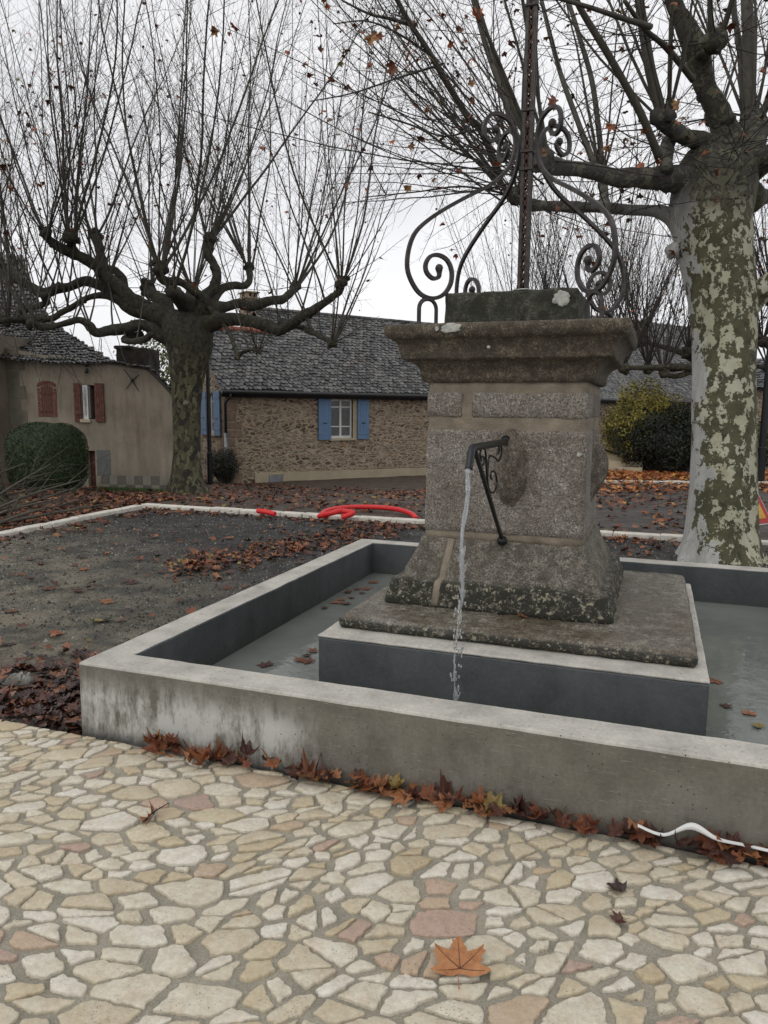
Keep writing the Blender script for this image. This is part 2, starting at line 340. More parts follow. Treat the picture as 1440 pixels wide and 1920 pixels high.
GSLAB = m_granite('wet_granite_slab', (.115, .088, .055), (.245, .222, .180), (.05, .038, .026), lich=.5, dirt=.6, wet=1, zl=(.440, .452, .012))
GTOP = m_granite('mossy_granite', (.055, .055, .04), (.095, .092, .07), (.022, .024, .016), lich=.12, moss=.3, dirt=.8)
MORT = plain('tan_mortar', (.215, .18, .135), .95, 0, .3, 9, .8, .01)
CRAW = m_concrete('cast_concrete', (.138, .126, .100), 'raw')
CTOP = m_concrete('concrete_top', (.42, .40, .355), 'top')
CPNT = m_concrete('grey_tanking_paint', (.060, .066, .068), 'paint')
PAV, JOINT, GRD = m_paving(), m_mortar(), m_ground()
LEAF, TLEAF = m_leaf('dry_plane_leaf'), m_leaf('autumn_leaf', True)
s_ = NT('wet_leaf'); c_ = s_.ramp(s_.math('FRACT', s_.math('ADD', s_.math('MULTIPLY', s_.n('ObjectInfo', out=5), 7.1), s_.island())), (0, (.018, .010, .008)), (.5, (.045, .018, .012)), (.8, (.10, .032, .016)), (1, (.22, .08, .03)))
s_.P(Base__Color=c_, Roughness=.35); WETLEAF = s_.m
STONE, REND, SLATE = m_stonewall(), m_render(), m_slate()
BARKL, BARKR = m_bark_left(), m_bark_right()
TWIG = plain('twig_bark', (.034, .028, .022), .8, 0, .4, 6, 0)
SHOOT = plain('shoot_bark', (.060, .054, .040), .75, 0, .45, 5, .3)
WATER, IRON = m_water(), m_iron()
BLACK = plain('black_painted_metal', (.010, .012, .013), .35, .3, .3, 30, .1)
BLUE = plain('blue_shutter_paint', (.12, .205, .34), .6, 0, .08, 5, .1)
WHITE = plain('white_paint', (.66, .66, .64), .5, 0, .06, 5, .05)
BROWNP = plain('red_brown_paint', (.115, .040, .028), .75, 0, .5, 14, .5)
GLASS = NT('window_glass'); GLASS.P(Base__Color=(.018, .02, .022), Roughness=.08); GLASS = GLASS.m
CURT = plain('grey_curtain', (.20, .20, .20), .9, 0, .3, 12, 0)
CREAM = plain('cream_render', (.42, .355, .25), .9, 0, .12, 2, .4)
KERB = plain('white_limestone', (.60, .57, .50), .85, 0, .22, 6, .6, .01)
ZINC = plain('zinc', (.25, .26, .28), .45, .6, .2, 6, .1)
DARKM = plain('dark_gutter', (.02, .02, .022), .5, 0, .2, 6, .1)

def adopt(ch, par):
    ch.parent = par
    ch.matrix_parent_inverse = (Matrix.Translation(par.location) @ Matrix.Rotation(par.rotation_euler.z, 4, 'Z')).inverted()
    return ch
def jit(r, a): return V((r.uniform(-a, a), r.uniform(-a, a), r.uniform(-a, a)))

# ================================================================ ground
def build_ground():
    def axis(pts):
        o = []
        for (a, b, st) in pts:
            n = max(1, round((b-a)/st)); o += [a+(b-a)*i/n for i in range(n)]
        return o+[pts[-1][1]]
    X = axis([(-400, -60, 60), (-60, -14, 3), (-14, -6, .4), (-6, 4.5, .13), (4.5, 12, .5), (12, 60, 4), (60, 400, 60)])
    Y = axis([(-60, -6, 6), (-6, -1, .5), (-1, 8, .13), (8, 32, .5), (32, 80, 6), (80, 500, 70)])
    mb = MB(); vs = []
    for y in Y:
        for x in X:
            z = gz(x, y)
            inside = 0 < x < 3.8 and 0 < y < 3.75
            if -14 < x < 12 and -2 < y < 32 and not inside:
                a = .022 if y < 8 else .03
                z += a*noise.noise(V((x*1.1, y*1.1, 0))) + .012*noise.noise(V((x*4.2, y*4.2, 3)))
            if y < -.02 and x > -3.1: z = min(z, -.05)
            if x < -.05 and -.3 < y < 1.3 and x > -3: z += .02*max(0, 1-abs(x)/2)
            vs.append(V((x, y, z-(.05 if inside else 0))))
    n = len(X)
    mb.add(vs, [(j*n+i, j*n+i+1, (j+1)*n+i+1, (j+1)*n+i) for j in range(len(Y)-1) for i in range(n-1)])
    struct(mb.build('ground', GRD, smooth=True))
build_ground()

# ================================================================ crazy paving of pale limestone
def clip(poly, nx, ny, d):                    # keep n.p <= d
    out = []
    for i in range(len(poly)):
        a, b = poly[i], poly[(i+1) % len(poly)]
        da, db = a[0]*nx+a[1]*ny-d, b[0]*nx+b[1]*ny-d
        if da <= 0: out.append(a)
        if (da < 0) != (db < 0) and abs(da-db) > 1e-12:
            t = da/(da-db); out.append((a[0]+(b[0]-a[0])*t, a[1]+(b[1]-a[1])*t))
    return out
def build_paving():
    r = random.Random(11); x0, x1, y0, y1 = -3.0, 5.6, -4.0, -.035
    ang = R(32); ca, sa = math.cos(ang), math.sin(ang); ST = 1.65
    def fwd(x, y):
        x += .10*noise.noise(V((x*1.3, y*1.3, 0))); y += .10*noise.noise(V((x*1.3, y*1.3, 9)))
        u, v = x*ca+y*sa, -x*sa+y*ca
        return u/ST, v
    def inv(u, v):
        u *= ST; x, y = u*ca-v*sa, u*sa+v*ca; q = V((x*5.2, y*5.2, 0)); x += .026*noise.noise(q); y += .026*noise.noise(q+V((0, 0, 7)))
        return x - .10*noise.noise(V((x*1.3, y*1.3, 0))), y - .10*noise.noise(V((x*1.3, y*1.3, 9)))
    pts = []; cell = .14; grid = {}
    for k in range(120000):
        x, y = r.uniform(x0-.3, x1+.3), r.uniform(y0-.3, y1+.25)
        u, v = fwd(x, y); rad = .024+.026*abs(noise.noise(V((x*2.7, y*2.7, 5))))*2 + .066*r.random()**1.8
        gi, gj = int(u//cell), int(v//cell); ok = True
        for a in range(-1, 2):
            for b in range(-1, 2):
                for q in grid.get((gi+a, gj+b), ()):
                    if (q[0]-u)**2+(q[1]-v)**2 < ((q[2]+rad)*.5)**2*1.5: ok = False
        if ok:
            p = (u, v, rad); pts.append(p); grid.setdefault((gi, gj), []).append(p)
    mb = MB(); stones = []
    for (u, v, rad) in pts:
        x, y = inv(u, v)
        if not (x0 < x < x1 and y0 < y < y1+.03): continue
        poly = [(u-.3, v-.3), (u+.3, v-.3), (u+.3, v+.3), (u-.3, v+.3)]; gi, gj = int(u//cell), int(v//cell)
        gap = r.uniform(.0025, .0062)
        for a in range(-2, 3):
            for b in range(-2, 3):
                for q in grid.get((gi+a, gj+b), ()):
                    dx, dy = q[0]-u, q[1]-v; L = math.hypot(dx, dy)
                    if L < 1e-6: continue
                    w = .5 + .5*(rad*rad-q[2]*q[2])/(L*L)*.55
                    poly = clip(poly, dx/L, dy/L, (u*dx+v*dy)/L + L*min(max(w, .3), .7) - gap - (r.random()**3)*.012)
                    if len(poly) < 3: break
        if len(poly) < 3: continue
        P0 = [inv(a, b) for a, b in poly]
        ar = abs(sum(P0[i][0]*P0[(i+1) % len(P0)][1]-P0[(i+1) % len(P0)][0]*P0[i][1] for i in range(len(P0))))/2
        parts = [P0]
        if ar > .007 and r.random() < .42:             # split across, as a mason's hammer would
            c0 = (sum(p[0] for p in P0)/len(P0), sum(p[1] for p in P0)/len(P0)); th = r.uniform(0, math.pi); nx_, ny_ = math.cos(th), math.sin(th); d_ = c0[0]*nx_+c0[1]*ny_+r.uniform(-.015, .015)
            parts = [clip(P0, nx_, ny_, d_-.006), clip(P0, -nx_, -ny_, -d_-.006)]
        stones += parts
    for P in stones:
        P = clip(P, 0, 1, y1+.012*noise.noise(V((x*6, 0, 2)))) if len(P) > 2 else P
        if len(P) < 3: continue
        cx, cy = sum(p[0] for p in P)/len(P), sum(p[1] for p in P)/len(P)
        A = abs(sum(P[i][0]*P[(i+1) % len(P)][1]-P[(i+1) % len(P)][0]*P[i][1] for i in range(len(P))))/2
        if A < .0006: continue
        Q = []                                       # knock the corners off, then roughen the edge
        n = len(P)
        for i in range(n):
            a, b, c = P[i-1], P[i], P[(i+1) % n]; t = r.uniform(.03, .10)
            Q += [(b[0]+(a[0]-b[0])*t, b[1]+(a[1]-b[1])*t), (b[0]+(c[0]-b[0])*t, b[1]+(c[1]-b[1])*t)]
        E2 = []
        for i in range(len(Q)):
            a, b = Q[i], Q[(i+1) % len(Q)]; L = math.hypot(a[0]-b[0], a[1]-b[1]); k = max(1, int(L/.009))
            for j in range(k): E2.append((a[0]+(b[0]-a[0])*j/k, a[1]+(b[1]-a[1])*j/k))
        ring = []
        for (a, b) in E2:
            d = .0080*noise.noise(V((a*42, b*42, 1)))+.007*noise.noise(V((a*17, b*17, 4)))+.0045*noise.noise(V((a*130, b*130, 4))); L = math.hypot(a-cx, b-cy)+1e-6
            ring.append((a+(a-cx)/L*d, b+(b-cy)/L*d))
        h = r.uniform(.005, .012); tx, ty = r.uniform(-.02, .02), r.uniform(-.02, .02); n = len(ring); vs = []
        for (ins, z) in ((0, -.012), (.0006, h*.45), (.0022, h*.88), (.0060, h)):
            for (a, b) in ring:
                L = math.hypot(a-cx, b-cy)+1e-6; f = 1-min(ins/L, .6)
                vs.append(V((cx+(a-cx)*f, cy+(b-cy)*f, z + ((a-cx)*tx+(b-cy)*ty if z > 0 else 0))))
        vs.append(V((cx, cy, h+.001)))
        fs = [(k*n+i, k*n+(i+1) % n, (k+1)*n+(i+1) % n, (k+1)*n+i) for k in range(3) for i in range(n)]
        fs += [(3*n+i, 3*n+(i+1) % n, 4*n) for i in range(n)]
        mb.add(vs, fs)
    pv = empty('paving'); struct(pv)
    adopt(mb.build('paving_stones', PAV, smooth=True), pv)
    m2 = MB(); nx, ny = 170, 80; vs = []
    for j in range(ny+1):
        for i in range(nx+1):
            x = x0+(x1-x0)*i/nx; y = y0+(y1-y0)*j/ny
            if j == ny: y += .012+.015*noise.noise(V((x*5, 1, 2)))
            z = -.0015+.0035*noise.noise(V((x*14, y*14, 0)))
            vs.append(V((x, y, z)))
    fs = [(j*(nx+1)+i, j*(nx+1)+i+1, (j+1)*(nx+1)+i+1, (j+1)*(nx+1)+i) for j in range(ny) for i in range(nx)]
    k = len(vs); edge = [j*(nx+1) for j in range(ny, -1, -1)]
    vs += [V((vs[i].x-.03, vs[i].y, -.08)) for i in edge]; fs += [(edge[i], edge[i+1], k+i+1, k+i) for i in range(len(edge)-1)]
    k = len(vs); edge = [ny*(nx+1)+i for i in range(nx, -1, -1)]
    vs += [V((vs[i].x, vs[i].y+.03, -.08)) for i in edge]; fs += [(edge[i], edge[i+1], k+i+1, k+i) for i in range(len(edge)-1)]
    m2.add(vs, fs); adopt(m2.build('mortar_bed', JOINT, smooth=True), pv)
build_paving()

# ================================================================ basin, block, slab, pedestal
ZT, TH, BX, BY = .365, .187, 3.785, 3.74
def grid_box(mb, x0, y0, z0, x1, y1, z1, st=.08, amp=.003, b=.008, mi=0, sides='all', seed=0, sc=9):
    """a box with subdivided, slightly uneven faces and worn edges"""
    def ax(a, b_, bev):
        n = max(1, round((b_-a-2*bev)/st)); return [a]+[a+bev+(b_-a-2*bev)*i/n for i in range(n+1)]+[b_]
    X, Y, Z = ax(x0, x1, b), ax(y0, y1, b), ax(z0, z1, b); idx = {}; vs = []; fs = []
    nx, ny, nz = len(X)-1, len(Y)-1, len(Z)-1
    def vid(i, j, k):
        key = (i, j, k)
        if key not in idx:
            x, y, z = X[i], Y[j], Z[k]; e = (i in (0, nx))+(j in (0, ny))+(k in (0, nz))
            if e > 1:
                q = b*(.42 if e == 2 else .55)
                if i in (0, nx): x += q if i == 0 else -q
                if j in (0, ny): y += q if j == 0 else -q
                if k in (0, nz): z += q if k == 0 else -q
            p = V((x, y, z)); d = V((noise.noise(p*sc+V((seed, 0, 0))), noise.noise(p*sc+V((0, seed+7, 0))), noise.noise(p*sc+V((0, 0, seed+3)))))
            vs.append(p+d*amp); idx[key] = len(vs)-1
        return idx[key]
    for i in range(nx):
        for j in range(ny):
            fs.append((vid(i, j, 0), vid(i, j+1, 0), vid(i+1, j+1, 0), vid(i+1, j, 0))); fs.append((vid(i, j, nz), vid(i+1, j, nz), vid(i+1, j+1, nz), vid(i, j+1, nz)))
    for i in range(nx):
        for k in range(nz):
            fs.append((vid(i, 0, k), vid(i+1, 0, k), vid(i+1, 0, k+1), vid(i, 0, k+1))); fs.append((vid(i, ny, k), vid(i, ny, k+1), vid(i+1, ny, k+1), vid(i+1, ny, k)))
    for j in range(ny):
        for k in range(nz):
            fs.append((vid(0, j, k), vid(0, j, k+1), vid(0, j+1, k+1), vid(0, j+1, k))); fs.append((vid(nx, j, k), vid(nx, j+1, k), vid(nx, j+1, k+1), vid(nx, j, k+1)))
    mb.add(vs, fs, mi)
def build_basin():
    root = tag(empty('fountain_basin', (1.89, 1.87, 0)), 'square low basin of cast concrete round the granite fountain, grey paint inside', 'basin')
    # walls: raw concrete outside (slot 0), pale top (1), painted inside (2), one continuous ring
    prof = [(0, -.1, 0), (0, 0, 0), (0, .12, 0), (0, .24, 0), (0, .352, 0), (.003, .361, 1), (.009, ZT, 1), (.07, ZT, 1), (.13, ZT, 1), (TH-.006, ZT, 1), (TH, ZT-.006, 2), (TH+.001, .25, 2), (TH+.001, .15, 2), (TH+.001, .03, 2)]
    mb = MB(); n = 64; ring = len(prof); vs = []; fs = []; mats = []
    C4 = [(0, 0), (BX, 0), (BX, BY), (0, BY)]
    cnt = 0
    for s in range(4):
        a, b = C4[s], C4[(s+1) % 4]; L = math.hypot(b[0]-a[0], b[1]-a[1]); dx, dy = (b[0]-a[0])/L, (b[1]-a[1])/L; ix, iy = -dy, dx
        for i in range(n+1):
            if i == n and s < 3: pass
            for (o, z, m) in prof:
                t = i/n*(L-2*o)+o
                p = V((a[0]+dx*t+ix*o, a[1]+dy*t+iy*o, z))
                e = .0018 if 0 < i < n else 0
                d = V((0, 0, noise.noise(p*7)))*e*1.2 + V((ix, iy, 0))*noise.noise(p*5+V((3, 3, 3)))*e*1.6
                if z in (.352, .361, ZT): d += V((ix, iy, 0))*noise.noise(p*30)*e*1.2
                vs.append(p+d)
        for i in range(n):
            for k in range(ring-1):
                q = (cnt+i)*ring+k; fs.append((q, q+ring, q+ring+1, q+1)); mats.append(prof[k+1][2])
        cnt += n+1
    mb.v = vs; mb.f = fs; mb.m = mats
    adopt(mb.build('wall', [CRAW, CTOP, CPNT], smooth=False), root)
    fl = MB(); fl.box(TH-.02, TH-.02, -.08, BX-TH+.02, BY-TH+.02, .035); adopt(fl.build('floor', CPNT), root)
    # plinth block in the middle
    bl = MB(); grid_box(bl, .925, .755, .036, 2.863, 2.80, .372, .12, .002, .006)
    adopt(bl.build('painted_plinth', CPNT), root)
    tp = MB(); grid_box(tp, .923, .753, .3735, 2.865, 2.802, .389, .06, .0025, .006, seed=3, sc=22)
    adopt(tp.build('plinth_top', CTOP), root)
    wt_ = MB(); nx = 110; vs = []
    for j in range(nx+1):
        for i in range(nx+1):
            x = TH+(BX-2*TH)*i/nx; y = TH+(BY-2*TH)*j/nx; d = math.hypot(x-1.775, y-.33)
            z = .085+.0035*math.exp(-d*2.2)*math.cos(d*42) + .0006*noise.noise(V((x*6, y*6, 0)))
            vs.append(V((x, y, z)))
    wt_.add(vs, [(j*(nx+1)+i, j*(nx+1)+i+1, (j+1)*(nx+1)+i+1, (j+1)*(nx+1)+i) for j in range(nx) for i in range(nx)])
    w = wt_.build('water', WATER, smooth=True); struct(w)
    # stub of pipe rising from the floor
    p = at(731, 1074, 1); p = CAM+(p-CAM)*((.085-CAM.z)/(p-CAM).z); p.x = max(p.x, .28); st = MB()
    b = p.xy.to_3d()
    n = 20; st.tube([V((p.x, p.y, .036)), V((p.x, p.y, .155)), V((p.x, p.y, .185))], [.042, .042, .047], 20, cap=False)
    st.tube([V((p.x, p.y, .185)), V((p.x, p.y, .15)), V((p.x, p.y, .04))], [.040, .036, .036], 20, cap=False)
    o = st.build('overflow_pipe', ZPIPE, smooth=True); tag(o, 'short grey plastic overflow pipe standing in the water in the back left of the basin', 'pipe')
ZPIPE = plain('grey_plastic', (.22, .25, .28), .5, 0, .08, 6, 0)
build_basin()
PX, PY = 1.764, 1.922
def loft(mb, prof, cx, cy, dep=0, nseg=10, amp=.003, seed=0, mi=0, b=.012, sc=8, cap=True):
    """square rings: prof = [(half width, z)]"""
    vs = []; K = None
    for (h, z) in prof:
        hy = h+dep; ring = []
        cs = [(-h, -hy), (h, -hy), (h, hy), (-h, hy)]
        for s in range(4):
            a, c = cs[s], cs[(s+1) % 4]; L = math.hypot(c[0]-a[0], c[1]-a[1]); bb = b/L
            for i in range(nseg+1):
                t = bb+(1-2*bb)*i/nseg
                ring.append(V((cx+a[0]+(c[0]-a[0])*t, cy+a[1]+(c[1]-a[1])*t, z)))
        K = len(ring)
        for p in ring:
            d = V((noise.noise(p*sc+V((seed, 0, 0))), noise.noise(p*sc+V((0, seed+5, 0))), noise.noise(p*sc+V((0, 0, seed+9)))*.5))
            q = V((noise.noise(p*31), noise.noise(p*31+V((9, 0, 0))), 0))*.35
            vs.append(p+(d+q)*amp)
    n = len(prof)
    fs = [(k*K+i, k*K+(i+1) % K, (k+1)*K+(i+1) % K, (k+1)*K+i) for k in range(n-1) for i in range(K)]
    if cap:
        fs += [tuple(range(K-1, -1, -1)), tuple((n-1)*K+i for i in range(K))]
    mb.add(vs, fs, mi)
def dens(prof, st=.03):
    o = []
    for (a, b) in zip(prof, prof[1:]):
        n = max(1, round(math.hypot(b[0]-a[0], b[1]-a[1])/st)); o += [(a[0]+(b[0]-a[0])*i/n, a[1]+(b[1]-a[1])*i/n) for i in range(n)]
    return o+[prof[-1]]
def build_pedestal():
    root = tag(empty('granite_fountain', (PX, PY, .389)), 'weathered square granite fountain pedestal with moulded cap standing in the basin', 'fountain')
    sl_ = MB(); grid_box(sl_, .975, .899, .391, 2.822, 2.765, .459, .045, .007, .020, seed=2, sc=13)
    adopt(sl_.build('base_slab', GSLAB, smooth=True), root)
    pl = MB(); prof = dens([(.640, .455), (.650, .472), (.646, .50), (.634, .54), (.622, .585), (.618, .598), (.604, .606), (.570, .612), (.558, .626), (.552, .655), (.53, .70), (.500, .76), (.478, .82), (.470, .838)], .02)
    loft(pl, prof, PX, PY, .012, 40, .011, 4, b=.018, sc=7)
    adopt(pl.build('moulded_foot', GPLI, smooth=True), root)
    # stones of the shaft with tan joints between them
    mo = MB(); loft(mo, dens([(.462, .83), (.459, .86), (.457, .9), (.453, 1.3), (.450, 1.72), (.452, 1.746)], .06), PX, PY, .012, 30, .006, 8, sc=16)
    # vertical joint running down the foot
    for (x, w) in ((-.285, .024),):
        pts = [V((PX+x*(1+(h-.45)*.9), PY-h-.012-.003, z)) for (h, z) in prof if z > .47]
        mo.tube(pts, w, 8, flat=.28, up=V((0, 1, 0)), wob=.5)
    adopt(mo.build('mortar_joints', MORT, smooth=True), root)
    sh = MB()
    # lower course: one big stone each side (wrapped as a single block), upper course: a narrow and a wide stone
    loft(sh, dens([(.448, .875), (.4625, .884), (.461, 1.0), (.459, 1.2), (.458, 1.46), (.455, 1.474), (.440, 1.486)], .03), PX, PY, .012, 40, .0045, 12, b=.014, sc=11)
    for (x0, x1) in ((PX-.458, PX-.458+.215), (PX-.458+.265, PX+.458)):
        grid_box(sh, x0, PY-.472, 1.545, x1, PY+.3, 1.690, .035, .005, .014, seed=int(x0*10), sc=14)
    grid_box(sh, PX-.456, PY+.335, 1.545, PX+.456, PY+.472, 1.690, .05, .005, .014, seed=5, sc=14)
    # the bottom band of the shaft, partly chipped away
    adopt(sh.build('shaft_stones', GRAN, smooth=True), root)
    cp = MB()
    cav = lambda h0, z0, h1, z1, n=7: [(h0+(h1-h0)*(1-math.cos(math.pi/2*i/n)), z0+(z1-z0)*math.sin(math.pi/2*i/n)) for i in range(n+1)]
    prof = [(.462, 1.745), (.480, 1.749), (.486, 1.765)]+cav(.488, 1.768, .572, 1.868)+[(.583, 1.876)]+cav(.585, 1.879, .645, 1.985, 8)+[(.655, 2.005), (.662, 2.018), (.663, 2.050), (.655, 2.060)]
    loft(cp, dens(prof, .02), PX, PY, 0, 46, .006, 21, b=.012, sc=9)
    adopt(cp.build('moulded_cap', GCAP, smooth=True), root)
    bk = MB(); grid_box(bk, PX-.388, PY-.385, 2.054, PX+.372, PY+.385, 2.262, .03, .009, .014, seed=6, sc=12)
    adopt(bk.build('top_block', GTOP, smooth=True), root)
    r = random.Random(4)                               # crusts of white lichen
    for (x, y, z, a, b, nrm) in ((PX-.27, PY-.6645, 2.032, .062, .026, 'y'), (PX+.28, PY-.386, 2.205, .045, .04, 'y'), (PX+.06, PY-.33, 2.262, .06, .045, 'z'), (PX-.35, PY-.663, 2.03, .012, .012, 'y'), (PX+.42, PY-.474, 1.352, .014, .011, 'y'), (PX-.07, PY-.62, 1.93, .01, .008, 'y')):
        vs = []; n = 26; lc = MB()
        for k, (q, dp) in enumerate(((1, .002), (.85, .0075), (0, .009))):
            for i in range(n if q else 1):
                an = 2*math.pi*i/n; rr = q*(1+.35*noise.noise(V((math.cos(an)*1.6, math.sin(an)*1.6, x*7))) + .12*r.uniform(-1, 1))
                u, w = math.cos(an)*a*rr, math.sin(an)*b*rr
                vs.append(V((x+u, y-dp, z+w)) if nrm == 'y' else V((x+u, y+w, z+dp)))
        lc.add(vs, [(i, (i+1) % n, n+(i+1) % n, n+i) for i in range(n)]+[(n+i, n+(i+1) % n, 2*n) for i in range(n)])
        adopt(lc.build('lichen_crust', LICH), root)
    # egg shaped bosses carved on the faces
    for (c, nx, ny) in ((V((PX+.045, PY-.468, 1.255)), 0, -1), (V((PX+.458, PY+.0, 1.255)), 1, 0)):
        bm_ = MB(); vs = []; N1, N2 = 26, 12
        tv = V((-ny, nx, 0)); nv = V((nx, ny, 0))
        for i in range(N2+1):
            t = i/N2*math.pi/2
            for j in range(N1):
                a = 2*math.pi*j/N1; w = .098*math.sin(t)**.9; hgt = .212*math.sin(t)**.9
                z = math.sin(a)*hgt; k = 1+.12*z/.215 if z < 0 else 1; z *= 1-.0*z
                rho = i/N2*1.12; w = .098*rho; z = math.sin(a)*.212*rho
                p = c+tv*(math.cos(a)*w)+nv*(.10*max(0, math.cos(min(rho, 1.12)/1.12*math.pi/2))**1.25-.006)+V((0, 0, z))
                p += jit(random.Random(int(i*77+j)), .0006)+nv*.006*noise.noise(p*20); vs.append(p)
        bm_.add(vs, [(i*N1+j, i*N1+(j+1) % N1, (i+1)*N1+(j+1) % N1, (i+1)*N1+j) for i in range(N2) for j in range(N1)])
        o = bm_.build('carved_boss', GBOSS, smooth=True); adopt(o, root)
LICH = plain('pale_lichen', (.42, .42, .38), .95, 0, .35, 40, .8, .004)
GBOSS = m_granite('damp_granite', (.145, .122, .094), (.215, .19, .155), (.05, .038, .026), dirt=.7)
build_pedestal()

# ================================================================ wrought iron crown
def build_iron():
    root = tag(empty('wrought_iron_crown', (PX, PY, 2.06)), 'tall wrought iron finial with four scrolled legs on top of the fountain', 'ironwork')
    prof = [(0.587, 2.396), (0.588, 2.349), (0.628, 2.336), (0.669, 2.368), (0.674, 2.414), (0.643, 2.457), (0.588, 2.467), (0.533, 2.442), (0.503, 2.382), (0.511, 2.309), (0.559, 2.248), (0.632, 2.224), (0.705, 2.243), (0.759, 2.3), (0.792, 2.379), (0.785, 2.48), (0.746, 2.574), (0.664, 2.652), (0.546, 2.731), (0.4, 2.815), (0.276, 2.881), (0.188, 2.944), (0.119, 3.026), (0.092, 3.112), (0.092, 3.184), (0.121, 3.252), (0.174, 3.284), (0.238, 3.289), (0.288, 3.256), (0.308, 3.202), (0.297, 3.153), (0.259, 3.134), (0.221, 3.16), (0.21, 3.192), (0.229, 3.204)]
    # front right leg stands closer and a little fuller, as the photograph shows
    for (dx, dy) in ((-1, -1), (1, -1), (1, 1), (-1, 1)):
        d = V((dx, dy, 0)).normalized(); P3 = [V((PX, PY, 0))+d*r_+V((0, 0, z_)) for r_, z_ in prof]
        C_ = crom(P3, 5); n = len(C_); rad = [.0150*(1.25 if i < 3 or i > n-4 else 1) for i in range(n)]
        side = d.cross(V((0, 0, 1)))
        m = MB(); m.tube(C_, rad, 4, rot=math.pi/4, up=side, wob=.08)
        for e in (0, n-1): m.ball(C_[e], .024, nu=8, nv=6)
        o = m.build('scrolled_leg', IRON); adopt(o, root)
        h = MB(); U = []
        for i in range(13):
            a = math.pi*i/12; U.append(V((PX, PY, 0))+d*(.657+.056*math.cos(a))+V((0, 0, 2.163+.056*math.sin(a))))
        U = [U[0]+V((0, 0, -.106))]+U+[U[-1]+V((0, 0, -.106))]
        h.tube(U, .0125, 6); adopt(h.build('foot_hoop', IRON, smooth=False), root)
    m = MB(); s = .022; top = 5.3
    for (a, b) in ((-s, -s), (s, -s), (s, s), (-s, s)):
        m.tube([V((PX+a, PY+b, z)) for z in (2.258, 3, 4, top)], .0135, 4, rot=math.pi/4)
    for z in (2.30, 3.0, 3.1, 3.33, 3.9, 4.6, 5.28):
        m.box(PX-.038, PY-.038, z, PX+.038, PY+.038, z+.018, b=.004)
    m.ball(V((PX, PY, top+.06)), .06)
    adopt(m.build('lattice_post', IRON), root)
    m = MB()
    for f in range(4):
        an = f*math.pi/2; dx, dy = math.cos(an), math.sin(an); sx, sy = -dy, dx
        for ph in (0, 1):
            pts = []
            for i in range(200):
                z = 2.33+i*(top-2.4)/199; t = (z*9.5+ph*.5+f*.25)
                q = math.sin(t*math.pi*2)*.013
                pts.append(V((PX+dx*.024+sx*q, PY+dy*.024+sy*q, z)))
            m.tube(pts, .006, 4)
    for i in range(34):
        z = 2.4+i*.085; a = i*1.1; m.ball(V((PX+.026*math.cos(a), PY+.026*math.sin(a), z)), .014, nu=6, nv=4, sc=(1, 1, 1.6))
    adopt(m.build('twisted_filling', RUSTI, smooth=True), root)
RUSTI = plain('rusty_iron', (.075, .040, .028), .75, .2, .5, 20, .5)
build_iron()

